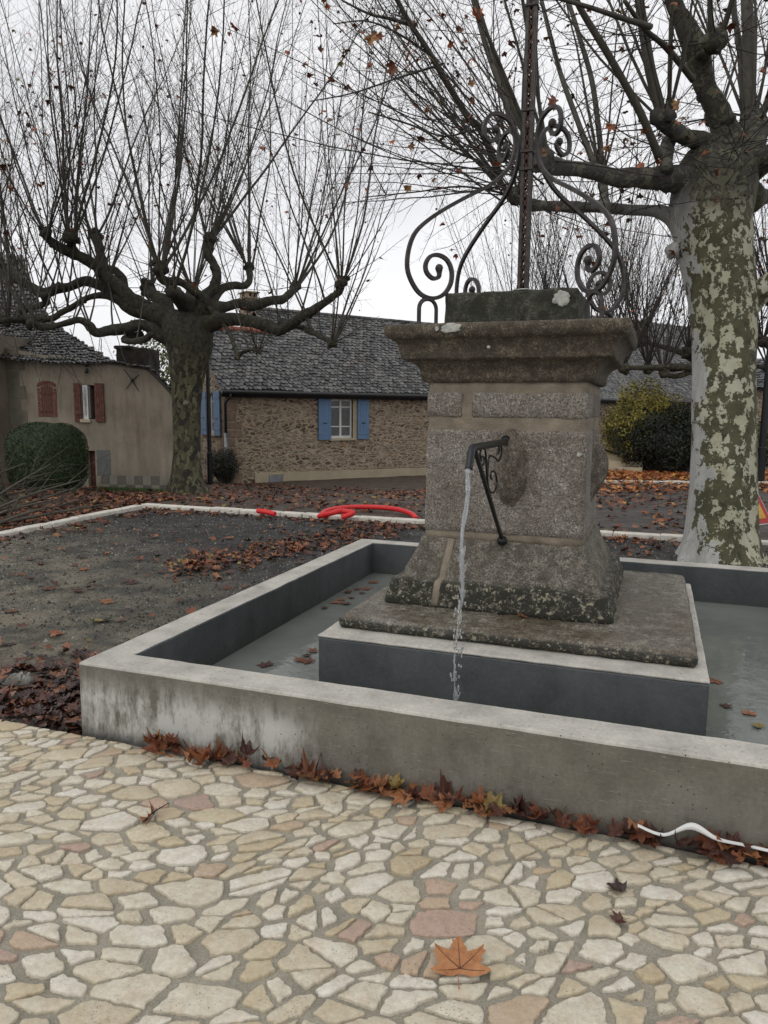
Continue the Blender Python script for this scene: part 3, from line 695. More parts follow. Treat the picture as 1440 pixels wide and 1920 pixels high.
# ================================================================ spout and jet
def build_spout():
    B = V((1.779, PY-.46, 1.414)); root = tag(empty('water_spout', B), 'black iron water spout with scrolled bracket fixed to the granite shaft', 'spout')
    m = MB(); path = crom([B+V((0, .05, 0)), B, B+V((0, -.4, .002)), V((1.779, .66, 1.418)), V((1.779, .60, 1.410)), V((1.779, .575, 1.380)), V((1.779, .545, 1.325))], 6)
    m.tube(path, .0185, 14, cap=False); m.tube(path[-8:][::-1], .0150, 14, cap=False); adopt(m.build('pipe', BLACK, smooth=True), root)
    m = MB(); m.ball(B+V((0, -.015, 0)), .036, nu=16, nv=10); adopt(m.build('wall_rose', BLACK, smooth=True), root)
    f = V((1.779, 1.415, .855)); m = MB(); m.tube([V((1.779, .665, 1.405)), f], .0125, 4, rot=math.pi/4)
    m.ball(f+V((0, .0, -.005)), .03, nu=14, nv=8); adopt(m.build('brace', BLACK), root)
    m = MB()
    def on(x, y): return onplane(820+x*.2813, 780+y*.2813, V((1.779, 0, 0)), V((1, 0, 0)))
    m.tube(crom([on(*p) for p in ((298, 332), (308, 320), (313, 290), (305, 270), (296, 275), (290, 300), (285, 260), (290, 230), (303, 212), (318, 228), (324, 280), (328, 360), (332, 430))], 5), .0055, 6)
    m.tube(crom([on(*p) for p in ((407, 235), (405, 250), (412, 235), (412, 205), (424, 200), (428, 240), (418, 285), (405, 300), (385, 280), (358, 265), (342, 285), (338, 340), (334, 400), (336, 450), (345, 490), (365, 512), (385, 495), (396, 440), (386, 380), (368, 368), (355, 385), (358, 415), (365, 420))], 5), .0055, 6)
    adopt(m.build('scroll_bracket', BLACK, smooth=True), root)
    # falling water: a twisting braid that breaks into drops
    m = MB(); r = random.Random(5); T = V((1.779, .545, 1.325))
    def jp(t): return T+V((0, -.42*t, -.1*t-4.9*t*t-1.0*t))
    tt = .415
    for k in range(4):
        pts = []; rad = []; ph = r.uniform(0, 6)
        N = 95
        for i in range(N):
            t = tt*i/(N-1)*(.62 if k else 1); p = jp(t); w = .0035+.013*t/tt
            a = t*38+ph; p = p+V((math.cos(a)*w, math.sin(a)*w*.6, 0))+jit(r, .0012)
            g = (1-.72*t/tt)*(.0122 if k == 0 else .0080); br = noise.noise(V((t*60, k*3, 0)))
            g *= 1+.55*br
            if t > tt*.5 and k == 0: g *= max(.12, .75+1.9*br)
            pts.append(p); rad.append(max(.0009, g))
        m.tube(pts, rad, 7, cap=True)
    for i in range(90):
        t = tt*r.uniform(.3, 1)**.7; p = jp(t)+V((r.gauss(0, .010+.010*t), r.gauss(0, .008), 0)); m.ball(p, r.uniform(.0025, .0062), nu=6, nv=4, sc=(1, 1, r.uniform(1.5, 3.6)))
    e = jp(tt); 
    for i in range(46):
        a = r.uniform(0, 6.3); q = abs(r.gauss(0, .05)); m.ball(V((e.x+math.cos(a)*q, e.y+math.sin(a)*q, .09+abs(r.gauss(0, .03)))), r.uniform(.002, .005), nu=6, nv=4)
    o = m.build('water_jet', JET, smooth=True); tag(o, 'thin jet of clear water falling from the black spout into the basin', 'water jet')
JET = NT('falling_water'); JET.P(Base__Color=(.90, .92, .93), Roughness=.06, IOR=1.33, Transmission__Weight=.85); JET = JET.m
build_spout()

# ================================================================ kerbs
def kerb(name, segs, label, seed, w=.15, h=.030, group=None):
    r = random.Random(seed); mb = MB()
    for a, b in segs:
        L = (b-a).length; d = (b-a)/L; t = 0; ang = math.atan2(d.y, d.x)
        while t < L-.05:
            l = min(r.uniform(.28, .6), L-t); p = a+d*(t+l/2); z = gz(p.x, p.y)
            M = Matrix.Translation((p.x+r.uniform(-.006, .006), p.y+r.uniform(-.006, .006), z+r.uniform(-.006, .006))) @ Matrix.Rotation(ang+r.uniform(-.012, .012), 4, 'Z')
            mb.box(-l/2+.004, -w/2, -.12, l/2-.004, w/2, h+.03, M=M, b=.012); t += l
    o = mb.build(name, KERB); struct(o, label); return o
kerb('kerb', [(V((-5.16, 7.22, 0)), V((6.5, 7.30, 0))), (V((-5.12, 7.05, 0)), V((-4.98, 4.2, 0))), (V((-4.98, 4.2, 0)), V((-4.9, -1.5, 0)))], 'low white limestone kerb round the gravel yard', 1)
g1 = ground(1120, 905); g2 = ground(1440, 908)
kerb('far_kerb', [(g1-(g2-g1)*.3, g2+(g2-g1)*.8)], 'far white kerb at the edge of the leaf strip', 2)

# ================================================================ leaves
def leaf_outline():
    h = [(0, 1.0), (5, .86), (9, .84), (12, .72), (17, .66), (22, .58), (27, .60), (33, .70), (38, .76), (45, .96), (51, .82), (56, .80), (61, .66), (68, .62), (76, .55), (83, .58), (90, .64), (98, .76), (105, .62), (117, .50), (134, .38), (158, .20)]
    return [(a, q) for a, q in h]+[(-a, q) for a, q in h[::-1] if a]
LO = leaf_outline()
def leaf_mesh(mb, r, size, curl, M, mi=0, detail=True, stalk=True):
    """lobed plane leaf, tip along +y"""
    c1, c2, c3 = r.uniform(-.5, 1)*curl, r.uniform(.2, 1)*curl, r.uniform(-1, 1)*curl; ph = r.uniform(0, 6)
    asp = r.uniform(.85, 1.1)
    sx_ = r.uniform(0, 99)
    def P(a, q):
        x, y = math.sin(R(a))*q*asp, math.cos(R(a))*q
        z = c1*x*x*1.0+c2*(q*q)*.45*(1+.7*math.cos(3*R(a)+ph))+c3*x*y*.6+.10*curl*math.sin(R(a)*5+ph)*q+.16*curl*noise.noise(V((x*2.6+sx_, y*2.6, 0)))
        return V((x, y, z))*size
    lo = LO if detail else LO[::2]
    rg = [(a+r.uniform(-2, 2), q*r.uniform(.93, 1.06)) for a, q in lo]; n = len(rg)
    vs = [P(0, 0)]
    for f in ((.4, .72, 1) if detail else (.5, 1)): vs += [P(a, q*f) for a, q in rg]
    k = 3 if detail else 2
    fs = [(0, 1+i, 1+(i+1) % n) for i in range(n)]
    for j in range(k-1): fs += [(1+j*n+i, 1+(j+1)*n+i, 1+(j+1)*n+(i+1) % n, 1+j*n+(i+1) % n) for i in range(n)]
    mb.add([M @ v for v in vs], fs, mi)
    if stalk:
        s = V((0, 0, 0)); e = V((r.uniform(-.2, .2), -.62, r.uniform(0, .4)*curl+.04))*size; m_ = V((r.uniform(-.08, .08), -.3, .02))*size
        mb.tube([M @ s, M @ m_, M @ e], [.010*size, .010*size, .017*size], 5 if detail else 3, mi=mi)
    return P
VEIN = plain('leaf_vein', (.06, .022, .012), .7, 0, .2, 20, 0)
LM = []
for i in range(16):
    m = MB(); r = random.Random(100+i); cu = (.15, .7, 1.2, 1.8)[i % 4]
    P = leaf_mesh(m, r, 1, cu, Matrix())
    for a, q in ((0, .93), (45, .85), (-45, .85), (100, .62), (-100, .62)):
        pts = [P(a, q*t/4)+V((0, 0, .006)) for t in range(5)]; m.tube(pts, [.012, .010, .008, .006, .003], 3, mi=1)
    o = m.build('leaf', [LEAF, VEIN], smooth=False); LM.append(o.data); bpy.data.objects.remove(o)
WLM = []
for d in LM:
    d2 = d.copy(); d2.materials[0] = WETLEAF; WLM.append(d2)
def put_leaf(p, size, yaw, tilt, label, group, seed, mesh=None, wet=False, flat=False):
    r = random.Random(seed); k = mesh if mesh is not None else (4*r.randrange(4) if flat else r.randrange(16))
    o = bpy.data.objects.new('fallen_leaf', (WLM if wet else LM)[k]); col.objects.link(o)
    o.location = p; o.scale = (size,)*3; o.rotation_euler = (tilt[0], tilt[1], yaw)
    tag(o, label, 'leaf', group); return o
rl = random.Random(21)
# four leaves lying alone on the paving
q = ground(862, 1852); q.z = .022; yw = math.atan2(-(at(840, 1790, 2)-at(862, 1852, 2)).dot(V((1, 0, 0))), 1)
big = put_leaf(q, .122, R(18), (R(4), 0), 'large tan five lobed leaf lying flat on the paving nearest the camera', None, 1, 4)
bm2 = big.data.copy(); s_ = NT('tan_leaf'); s_.P(Base__Color=s_.ramp(s_.noise(4, 6, .7), (.3, (.24, .085, .028)), (.5, (.38, .16, .060)), (.7, (.44, .21, .09))), Roughness=.6); s_.bump(s_.noise(30, 4), .6, .004); bm2.materials[0] = s_.m; big.data = bm2
q = ground(1160, 1697); q.z = .018; put_leaf(q, .052, R(60), (R(-6), R(4)), 'small crumpled dark red leaf on the paving stones at the right', None, 2, 5, wet=True)
q = ground(1163, 1750); q.z = .016; put_leaf(q, .040, R(110), (R(8), 0), 'small curled brown leaf on the paving just in front of the dark red one', None, 3, 1, wet=True)
q = ground(283, 1556); q.z = .018; put_leaf(q, .05, R(-120), (R(25), R(30)), 'shrivelled brown leaf caught on a twig on the paving at the left', None, 4, 15)
# drift along the foot of the basin's front wall
i = 0
while i < 205:
    x = rl.uniform(.42, 4.6) if i > 12 else rl.uniform(.42, 1.1); w = noise.noise(V((x*2.3, 0, 5)))
    if w < -.3 and rl.random() < .6: continue
    y = -.015-abs(rl.gauss(0, .030))-.02*max(0, w); st = rl.random() < .28
    tx = R(rl.uniform(30, 62)) if st else R(rl.uniform(-25, 30))
    put_leaf((x, y-.012, .03+abs(rl.gauss(0, .018))), rl.uniform(.034, .070), rl.uniform(-3.1, 3.1) if not st else rl.uniform(-1.3, 1.3), (tx, R(rl.uniform(-30, 30))),
             ('upright' if st else 'flat')+' brown leaf drifted against the front basin wall, '+('left of the falling water' if x < 1.7 else 'right of the falling water' if x < 2.9 else 'around the white plastic strip'), 'leaves drifted against the basin wall', 1000+i); i += 1
# pile left of the basin corner
for i in range(26):
    x = -abs(rl.gauss(0, .42))-.05; y = rl.uniform(.02, .95)
    put_leaf((x, y, gz(x, y)+.035+abs(rl.gauss(0, .012))), rl.uniform(.04, .07), rl.uniform(-3, 3), (R(rl.uniform(-20, 20)), R(rl.uniform(-20, 20))),
             'dark wet leaf in the heap left of the basin corner', 'leaves heaped left of the basin corner', 2000+i, wet=True)
# leaves scattered over the gravel yard
sp = [(180, 1168), (150, 1108), (110, 1190), (15, 1210), (90, 1105), (160, 1070), (270, 1015), (155, 1048), (35, 1080), (240, 1090), (60, 1050), (260, 1050), (175, 980), (380, 985), (430, 1010), (300, 1075), (350, 1050), (410, 1092), (430, 1105), (205, 1130), (115, 1030), (20, 1150), (640, 990), (590, 975), (330, 1000), (60, 1085), (250, 1225-130), (40, 1240)]
for k, (x, y) in enumerate(sp):
    p = ground(x, y); p.z += .012; put_leaf(p, rl.uniform(.06, .095), rl.uniform(-3, 3), (R(rl.uniform(-6, 6)), R(rl.uniform(-6, 6))), 'lone fallen leaf on the open gravel of the yard', 'leaves scattered over the gravel yard', 3000+k, flat=True)
for i in range(32):                                   # the long streak of leaves across the yard
    t = rl.random(); x, y = 330+t*460+rl.gauss(0, 18), 1075-t*95+rl.gauss(0, 9); p = ground(x, y)
    if p.y > 7.1: continue
    p.z += .022; put_leaf(p, rl.uniform(.045, .075), rl.uniform(-3, 3), (R(rl.uniform(-15, 15)), R(rl.uniform(-15, 15))), 'fallen leaf in the streak running across the gravel yard', 'leaves in the streak across the yard', 4000+i)
# leaves lying in the basin water and one on the slab
for k, (x, y) in enumerate([(572, 1228), (580, 1240), (565, 1236), (590, 1220), (500, 1247), (655, 1110), (640, 1125), (670, 1105), (630, 1130), (660, 1120), (690, 1104), (610, 1140), (1343, 1276), (1358, 1323), (1425, 1362), (1405, 1338), (645, 1132), (680, 1112), (700, 1092)]):
    d = ray(x, y); p = CAM+d*((.092-CAM.z)/d.z); p.x = min(max(p.x, .25), 3.5)
    put_leaf(p, rl.uniform(.045, .075), rl.uniform(-3, 3), (R(rl.uniform(-3, 3)), R(rl.uniform(-3, 3))), 'wet leaf floating on the water %s' % ('right of the painted plinth' if x > 1200 else 'left of the painted plinth'), 'leaves floating in the basin', 5000+k, flat=True)
d = ray(984, 1156); p = CAM+d*((.468-CAM.z)/d.z); put_leaf(p, .045, R(90), (R(8), R(10)), 'small red leaf on the base slab at the foot of the pedestal', None, 9, 2)
def litter(name, label, pts, seed, lo=.035, hi=.07, tilt=24, zo=.012):
    r = random.Random(seed); m = MB()
    for p in pts:
        M = Matrix.Translation((p[0], p[1], gz(p[0], p[1])+zo+abs(r.gauss(0, zo)))) @ Matrix.Rotation(r.uniform(0, 6.3), 4, 'Z') @ Matrix.Rotation(R(r.uniform(-tilt, tilt)), 4, 'X') @ Matrix.Rotation(R(r.uniform(-tilt, tilt)), 4, 'Y')
        leaf_mesh(m, r, r.uniform(lo, hi), r.uniform(.2, .9), M, detail=False, stalk=False)
    o = m.build(name, LEAF2 if 'orange' in label else WETLEAF if 'wet' in label else LEAF); tag(o, label, 'leaf litter', kind='stuff'); return o
s_ = NT('orange_leaf'); c_ = s_.ramp(s_.island(), (0, (.10, .03, .012)), (.3, (.26, .07, .02)), (.6, (.42, .14, .03)), (.85, (.50, .26, .06)), (1, (.20, .07, .03))); s_.P(Base__Color=c_, Roughness=.6); LEAF2 = s_.m
r = random.Random(77); pts = []
for i in range(900):
    t = r.random(); x, y = 330+t*470+r.gauss(0, 26), 1072-t*98+r.gauss(0, 11); p = ground(x, y)
    if p.y < 7.1 and not (-.1 < p.x < 3.9 and p.y < 3.9): pts.append(p)
for i in range(420):                                  # beside the basin's left wall and inside the kerb
    y = r.uniform(1.4, 3.8); pts.append((-.06-abs(r.gauss(0, .20)), y))
for i in range(380): pts.append((r.uniform(-4.9, 3.2), 7.05-abs(r.gauss(0, .22))))
for i in range(170): pts.append((-4.85+abs(r.gauss(0, .3)), r.uniform(3, 7)))
for i in range(420): pts.append((r.uniform(.2, 5), 7.0-r.random()**2*2.6))
for i in range(150): pts.append((r.uniform(-4.6, -.4), r.uniform(1.2, 7)))
litter('leaf_litter', 'brown leaves littering the gravel in streaks along the kerb and the basin', pts, 3)
pts = []
for i in range(900): x = -abs(r.gauss(0, .5))-.03; pts.append((x, r.uniform(.0, .95)+.12*abs(x)))
for i in range(240): pts.append((r.uniform(-3.0, -.2), r.uniform(-.05, .7)))
litter('wet_leaf_litter', 'matted dark wet leaves at the edge of the paving left of the basin', pts, 4, .035, .06)
pts = []
for i in range(5200):
    x = r.uniform(-12, 3.5); y = 7.45+r.random()*9.5
    if noise.noise(V((x*.7, y*.7, 2)))+.25*r.random() > -.06: pts.append((x, y))
for i in range(1300): pts.append((-5.3-abs(r.gauss(0, 1.1)), r.uniform(4.5, 8.5)))
litter('soil_leaf_litter', 'brown leaves strewn over the bare soil under the left tree', pts, 5, .05, .09)
pts = []
for i in range(2600):
    t = r.random(); p = ground(1090+t*420, 884+abs(r.gauss(0, 1))*9); pts.append((p.x+r.uniform(-.3, .3), p.y+r.uniform(-.2, .2)))
for i in range(1500):
    t = r.random(); p = ground(1090+t*420, 884+r.random()**1.4*42); pts.append((p.x+r.uniform(-.3, .3), p.y+r.uniform(-.2, .2)))
for i in range(90): pts.append((r.uniform(1.2, 7), r.uniform(7.6, 14)))
litter('orange_leaf_litter', 'thick orange leaf carpet below the dark bush at the far right', pts, 6, .06, .10, zo=.025)
# gravel
m = MB(); r = random.Random(8)
for i in range(34000):
    x, y = r.uniform(-5, 4), r.uniform(.1, 7.1)
    if -.05 < x < 3.85 and y < 3.8: continue
    if y < 3.5 and r.random() < .3 and x < -1.5: continue
    s = r.uniform(.006, .016)*(1+(r.random() < .03)); c = V((x, y, gz(x, y)+.022*noise.noise(V((x*1.1, y*1.1, 0)))+.012*noise.noise(V((x*4.2, y*4.2, 3)))+s*.3))
    a = r.uniform(0, 6); vs = [c+V((math.cos(a+k*2.09)*s*r.uniform(.7, 1.2), math.sin(a+k*2.09)*s*r.uniform(.7, 1.2), -s*.5)) for k in range(3)]+[c+V((r.uniform(-.3, .3)*s, r.uniform(-.3, .3)*s, s*.6))]
    m.add(vs, [(0, 1, 3), (1, 2, 3), (2, 0, 3)])
s_ = NT('gravel'); s_.P(Base__Color=s_.ramp(s_.island(), (0, (.03, .03, .028)), (.6, (.055, .053, .048)), (.88, (.13, .125, .115)), (1, (.38, .36, .32))), Roughness=.85)
tag(m.build('gravel', s_.m), 'dark crushed gravel covering the yard inside the white kerb', 'gravel', kind='stuff')
# broken lump of concrete, mortar spill
m = MB(); q = ground(38, 1288); r = random.Random(2)
m.ball(V((q.x, q.y, q.z+.03)), .15, nu=12, nv=8, sc=(.75, .4, .22)); m.v = [v+jit(r, .022) for v in m.v]
tag(m.build('concrete_rubble', CRAW), 'pale grey lump of broken concrete among the wet leaves at the left edge', 'rubble')
m = MB(); n = 60; vs = [V((-.16, .75, .045))]
for k, (f, z) in enumerate(((.5, .035), (1, -.035))):
    for i in range(n):
        a = 2*math.pi*i/n; q = (1+.3*noise.noise(V((math.cos(a)*2, math.sin(a)*2, 1))))*f
        vs.append(V((-.12+math.cos(a)*.30*q-(.14 if f == 1 else 0), .95+math.sin(a)*.52*q, z+.008*noise.noise(V((i*.5, f, 0))))))
m.add(vs, [(0, 1+i, 1+(i+1) % n) for i in range(n)]+[(1+i, 1+n+i, 1+n+(i+1) % n, 1+(i+1) % n) for i in range(n)])
SP = plain('spilled_mortar', (.22, .205, .165), .95, 0, .3, 8, .9, .02)
tag(m.build('spilled_mortar', SP, smooth=True), 'low spill of pale mortar against the left outer wall of the basin', 'mortar spill')
# ribbed black drain hose looping out by the basin wall
for (pp, lab) in (([(-.10, 1.25, -.03), (-.13, 1.45, .05), (-.13, 1.75, .12), (-.12, 2.05, .06), (-.1, 2.2, -.04)], 'nearer loop of black drain hose arching beside the left basin wall'), ([(-.09, 2.75, -.03), (-.12, 2.95, .10), (-.12, 3.15, .12), (-.1, 3.4, -.04)], 'farther hump of black drain hose beside the left basin wall')):
    m = MB(); C_ = crom([V((p[0], p[1], p[2]+.04)) for p in pp], 22); m.tube(C_, [.030+(.004 if i % 2 else 0) for i in range(len(C_))], 10); tag(m.build('drain_hose', BLACK), lab, 'hose')
# red cable duct
RED = plain('red_plastic', (.62, .018, .020), .45, 0, .1, 20, .2)
def duct(px, lab, z0=.045):
    P = []
    for x, y, z in px:
        d = ray(x, y); zz = z; t = (zz-CAM.z)/d.z; P.append(CAM+d*t)
    m = MB(); C_ = crom(P, 14); m.tube(C_, [.036+(.003 if i % 2 else 0) for i in range(len(C_))], 12)
    return tag(m.build('red_duct', RED), lab, 'duct')
duct([(612, 969, .03), (604, 964, .035), (618, 956, .04), (655, 951, .04), (705, 951, .04), (745, 955, .04), (772, 964, .035), (780, 973, .0)], 'thick red plastic duct curling behind the white kerb left of the fountain')
duct([(598, 968, .02), (622, 962, .10), (640, 958, .12), (662, 962, .10), (640, 970, .04)], 'shorter length of red duct crossing under the curled one')
duct([(484, 958, .04), (500, 960, .05), (516, 964, .03)], 'short stub of red duct sticking out of the soil behind the kerb')
# torn strip of white plastic in the drift, twig on the paving
m = MB(); q = [ground(x, y) for x, y in ((1195, 1545), (1240, 1556), (1285, 1545), (1330, 1552), (1380, 1575), (1435, 1590))]; vs = []
cc = crom([V((p.x, -.055-.02*(i % 2), .05+(.035, .028, .07, .05, .035, .04)[i])) for i, p in enumerate(q)], 6); n = len(cc)
for i, p in enumerate(cc):
    w = .0009+.008*math.exp(-((i/n-.42)*8)**2); vs += [p+V((0, -.012, -w)), p+V((0, .006, w)), p+V((0, .009, w)), p+V((0, -.009, -w))]
m.add(vs, [(4*i+k, 4*i+4+k, 4*i+4+(k+1) % 4, 4*i+(k+1) % 4) for i in range(n-1) for k in range(4)]); tag(m.build('plastic_strip', WHITE, smooth=True), 'torn strip of white plastic lying in the leaf drift at the right', 'litter')
m = MB(); a, b = ground(268, 1566), ground(318, 1532); m.tube([V((a.x, a.y, .018)), V(((a.x+b.x)/2, (a.y+b.y)/2, .028)), V((b.x, b.y, .02))], [.0035, .003, .0015], 5); m.tube([V(((a.x+b.x)/2, (a.y+b.y)/2, .028)), V((a.x+.03, a.y-.02, .02))], [.002, .001], 4)
tag(m.build('dry_twig', TWIG), 'thin dark twig with a dead leaf on the paving at the left', 'twig')

# ================================================================ buildings
def patch_slates(mb, S_, nu, nv, r, size, thick=.022, lift=.012, jitv=.15):
    """rows of overlapping rounded stone slates over a surface S_(u, v) (v = 0 at the eave)"""
    for j in range(nv):
        v0 = j/nv; n = nu(v0) if callable(nu) else nu
        for i in range(n):
            u = (i+.5*(j % 2)+r.uniform(-.14, .14)+.25)/n; 
            if u > 1: continue
            a = S_(max(0, u-.5/n), v0); b = S_(min(1, u+.5/n), v0); c = S_(u, min(1, v0+1.0/nv)); o = S_(u, v0)
            ux = (b-a); w = ux.length*.5*r.uniform(.86, 1.12); ux.normalize(); vy = (c-o); h = vy.length; vy.normalize(); nn = ux.cross(vy).normalized()
            l = h*r.uniform(1.25, 1.5); o = o+vy*h*r.uniform(-.30, .12); tl = r.uniform(.6, 1.5)
            f = nn*(lift+thick*tl+size*.035*r.uniform(.4, 1.6)); bk = nn*lift*.2
            pr = [(-1, .32), (-.8, .08), (-.3, -.04+r.uniform(-.04, .04)), (.35, -.03+r.uniform(-.04, .04)), (.85, .10), (1, .34)]
            top = [o+ux*(w*x)+vy*(l*y)+f for x, y in pr]+[o+ux*w+vy*l+bk, o-ux*w+vy*l+bk]
            bot = [p-nn*(thick*tl) for p in top[:6]]
            vs = top+bot; mb.add(vs, [tuple(range(8))]+[(k, 8+k, 9+k, k+1) for k in range(5)])
def shutter_pair(root, M, y, xs, z0, z1, mat, thick=.035, slot=False):
    out = []
    for (a, b) in xs:
        m = MB(); n = max(2, round((b-a)/.11))
        for i in range(n): m.box(a+(b-a)*i/n+.002, y-thick, z0, a+(b-a)*(i+1)/n-.002, y, z1, b=.004)
        for z in (z0+.16, z1-.2): m.box(a+.01, y-thick-.012, z, b-.01, y-thick-.001, z+.05)
        if slot: m.box((a+b)/2-.07, y-thick-.014, (z0*.62+z1*.38), (a+b)/2+.07, y-thick-.001, (z0*.62+z1*.38)+.03, mi=1)
        out.append(m.build('shutter', [mat, BLACK], root))
    return out
def window(root, x0, x1, z0, z1, y, rows=3, sill=True, curtain=True, deep=.12):
    m = MB(); t = .06; yy = y+deep
    for (a, b, c, d) in ((x0, z0, x0+t, z1), (x1-t, z0, x1, z1), (x0+t, z0, x1-t, z0+t*1.3), (x0+t, z1-t, x1-t, z1), ((x0+x1)/2-.035, z0+t*1.3, (x0+x1)/2+.035, z1-t)): m.box(a, yy-.03, b, c, yy+.03, d)
    for k in range(1, rows):
        z = z0+(z1-z0)*(k/rows if rows != 3 else (.30, .80)[k-1])
        for (a, b) in ((x0+t, (x0+x1)/2-.035), ((x0+x1)/2+.035, x1-t)): m.box(a, yy-.018, z-.018, b, yy+.018, z+.018)
    w = m.build('window', WHITE, root)
    g = MB(); g.box(x0+.02, yy-.006, z0+.02, x1-.02, yy+.004, z1-.02); g.build('pane', GLASSM, w)
    if curtain:
        c = MB(); n = 40; 
        for (a, b) in ((x0+.05, (x0+x1)/2-.05), ((x0+x1)/2+.05, x1-.05)):
            vs = []
            for i in range(n+1):
                x = a+(b-a)*i/n; q = yy+.06+.018*math.sin(i*1.4); vs += [V((x, q, z0+.06)), V((x, q, z1-.05))]
            c.add(vs, [(2*i, 2*i+2, 2*i+3, 2*i+1) for i in range(n)])
        c.build('curtain', CURT, w)
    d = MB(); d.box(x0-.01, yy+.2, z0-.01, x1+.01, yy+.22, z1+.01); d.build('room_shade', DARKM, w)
    if sill:
        s = MB(); s.box(x0-.06, y-.06, z0-.075, x1+.06, y+deep-.03, z0-.003, b=.008); s.build('sill', CREAM, w)
    return w
gs = NT('clear_pane'); gs.P(Base__Color=(.6, .62, .62), Roughness=.03, Transmission__Weight=.85, IOR=1.3); GLASSM = gs.m
def wall_holes(m, x0, x1, z0, ztop, holes, y=0, depth=.3, mi=0):
    """wall face from x0..x1 with a top height function and rectangular openings with reveals"""
    xs = sorted(set([x0, x1]+[h[0] for h in holes]+[h[1] for h in holes]+[x0+(x1-x0)*i/14 for i in range(15)]))
    for a, b in zip(xs, xs[1:]):
        hs = sorted([h for h in holes if h[0] <= a+1e-6 and h[1] >= b-1e-6], key=lambda h: h[2]); z = z0
        for h in hs:
            m.add([V((a, y, z)), V((b, y, z)), V((b, y, h[2])), V((a, y, h[2]))], [(0, 1, 2, 3)], mi); z = h[3]
        m.add([V((a, y, z)), V((b, y, z)), V((b, y, ztop(b))), V((a, y, ztop(a)))], [(0, 1, 2, 3)], mi)
    for (a, b, c, d) in holes:
        e = y+depth
        m.add([V((a, y, c)), V((b, y, c)), V((b, y, d)), V((a, y, d)), V((a, e, c)), V((b, e, c)), V((b, e, d)), V((a, e, d))], [(0, 4, 5, 1), (1, 5, 6, 2), (2, 6, 7, 3), (3, 7, 4, 0), (4, 7, 6, 5)], mi)

